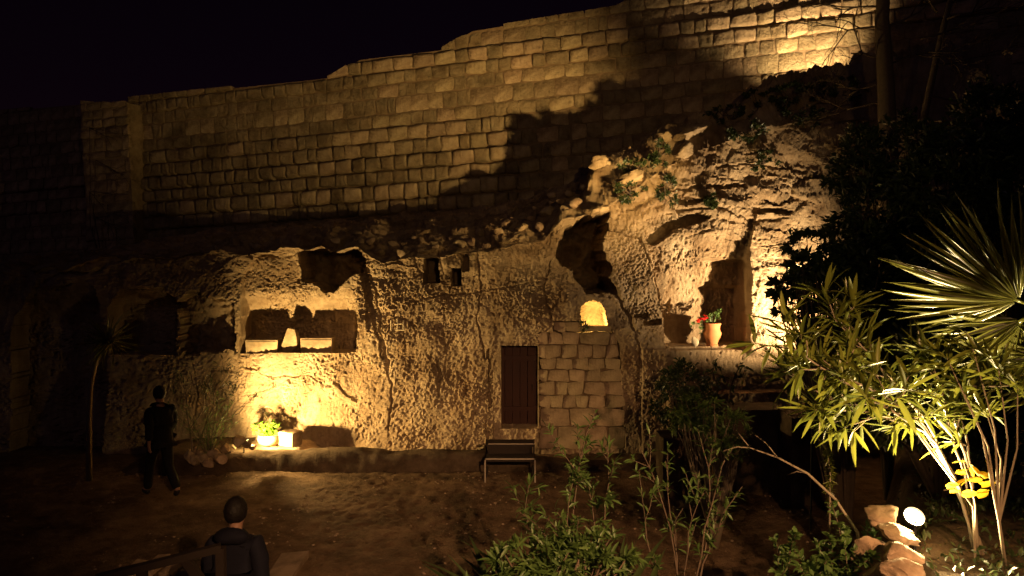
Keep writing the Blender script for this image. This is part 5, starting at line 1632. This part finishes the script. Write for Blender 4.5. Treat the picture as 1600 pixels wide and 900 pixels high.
    nrm = np.array([v.normal[:] for v in jk.data.vertices])
    n_ = fbm(V[:, 0] * 5 + rngp, V[:, 1] * 5, V[:, 2] * 9, 3)
    V = V + nrm * (0.018 * n_)[:, None]
    jk.data.vertices.foreach_set('co', V.reshape(-1).astype(np.float32))
    if hood:
        nk = A('neck')
        V_, F_ = rock_verts(9, (0.30, 0.20, 0.17), 3, 0.15, 0.2)
        obj('hood', mesh_from('hood', V_ + nk + np.array([0, 0.085, -0.035]), F_, jacket, True), root)
    # trousers and shoes
    nodes, edges, ix = [], [], {}
    nd('pelvis', A('pelvis') + np.array([0, 0, 0.02]), 0.145)
    for s in 'lr':
        nd('hip' + s, A('hip' + s), 0.112); nd('kn' + s, A('kn' + s), 0.080); nd('cuff' + s, A('an' + s) + np.array([0, 0, -0.01]), 0.072)
        link('pelvis', 'hip' + s); link('hip' + s, 'kn' + s); link('kn' + s, 'cuff' + s)
    skin_obj('trousers', nodes, edges, 0, trousers, root)
    for s in 'lr':
        a, t = A('an' + s), A('toe' + s)
        d = t - a
        skin_obj('shoe', [(a[0] - d[0] * 0.3, a[1] - d[1] * 0.3, a[2] - 0.035, 0.042), (a[0] + d[0] * 0.4, a[1] + d[1] * 0.4, a[2] - 0.03, 0.048), (t[0], t[1], t[2], 0.042)], [(0, 1), (1, 2)], 0, M['shoe'], root)
    # hair: cap over the back and crown of the head
    bm = bmesh.new(); bmesh.ops.create_icosphere(bm, subdivisions=4, radius=1.0)
    for v in bm.verts:
        c = np.array(v.co)
        c = c * (1 + 0.09 * float(fbm(c[0] * 5, c[1] * 5, c[2] * 5, 3)))
        v.co = c * np.array([0.094, 0.112, 0.118]) + np.array([0, 0.012, 0.025])
    # leave the face and nape bare
    bmesh.ops.delete(bm, geom=[v for v in bm.verts if (v.co.y < -0.045 and v.co.z < 0.075) or v.co.z < -0.065], context='VERTS')
    me = bpy.data.meshes.new('hair'); bm.to_mesh(me); bm.free(); me.materials.append(M['hair'])
    me.polygons.foreach_set('use_smooth', [True] * len(me.polygons))
    obj('hair', me, root, loc=hd)
    # eyes and mouth
    for sg in (-1, 1):
        bm = bmesh.new(); bmesh.ops.create_icosphere(bm, subdivisions=2, radius=0.012)
        me = bpy.data.meshes.new('eye'); bm.to_mesh(me); bm.free(); me.materials.append(M['hair'])
        obj('eye', me, root, loc=hd + np.array([0.034 * sg, -0.078, 0.005]))
    mb = MB(); mb.tube([hd + np.array([-0.026, -0.08, -0.075]), hd + np.array([0, -0.09, -0.077]), hd + np.array([0.026, -0.08, -0.075])], 0.006, 5)
    mb.build('mouth', M['skin'], root)
    return root

stand = dict(pelvis=(0, 0, 0.96), waist=(0, 0.0, 1.12), chest=(0, 0.01, 1.32), neck=(0, 0.02, 1.52), head=(0, 0.0, 1.645),
             shl=(0.19, 0.02, 1.42), ell=(0.235, 0.05, 1.14), wrl=(0.235, -0.04, 0.90), shr=(-0.19, 0.02, 1.42), elr=(-0.235, 0.05, 1.14), wrr=(-0.235, -0.04, 0.90),
             hipl=(0.095, 0, 0.90), knl=(0.10, -0.01, 0.49), anl=(0.11, 0.01, 0.08), toel=(0.13, -0.15, 0.045), hipr=(-0.095, 0, 0.90), knr=(-0.10, -0.01, 0.49), anr=(-0.11, 0.01, 0.08), toer=(-0.13, -0.15, 0.045))
pA = on_z(371, 1105, 0.0)
pA = np.array([at(369, 790, 6.2)[0], 6.2, 0.0])
person('person in a dark navy hooded jacket standing with back turned', pA, R(176), stand, M['navy'], M['blackcloth'], True, 1.71)
walk = dict(stand)
walk.update(ell=(0.24, 0.13, 1.16), wrl=(0.25, 0.14, 0.93), elr=(-0.25, -0.05, 1.15), wrr=(-0.23, -0.20, 0.98),
            knl=(0.09, -0.17, 0.52), anl=(0.10, -0.24, 0.10), toel=(0.11, -0.38, 0.07), knr=(-0.09, 0.07, 0.50), anr=(-0.10, 0.33, 0.16), toer=(-0.11, 0.24, 0.045), head=(0, -0.02, 1.645))
pB = on_z(252, 776, 0.0)
person('person in dark clothes walking away past the dark end of the cliff', (pB[0], pB[1], 0.0), R(-128), walk, M['blackcloth'], M['blackcloth'], False, 1.72)
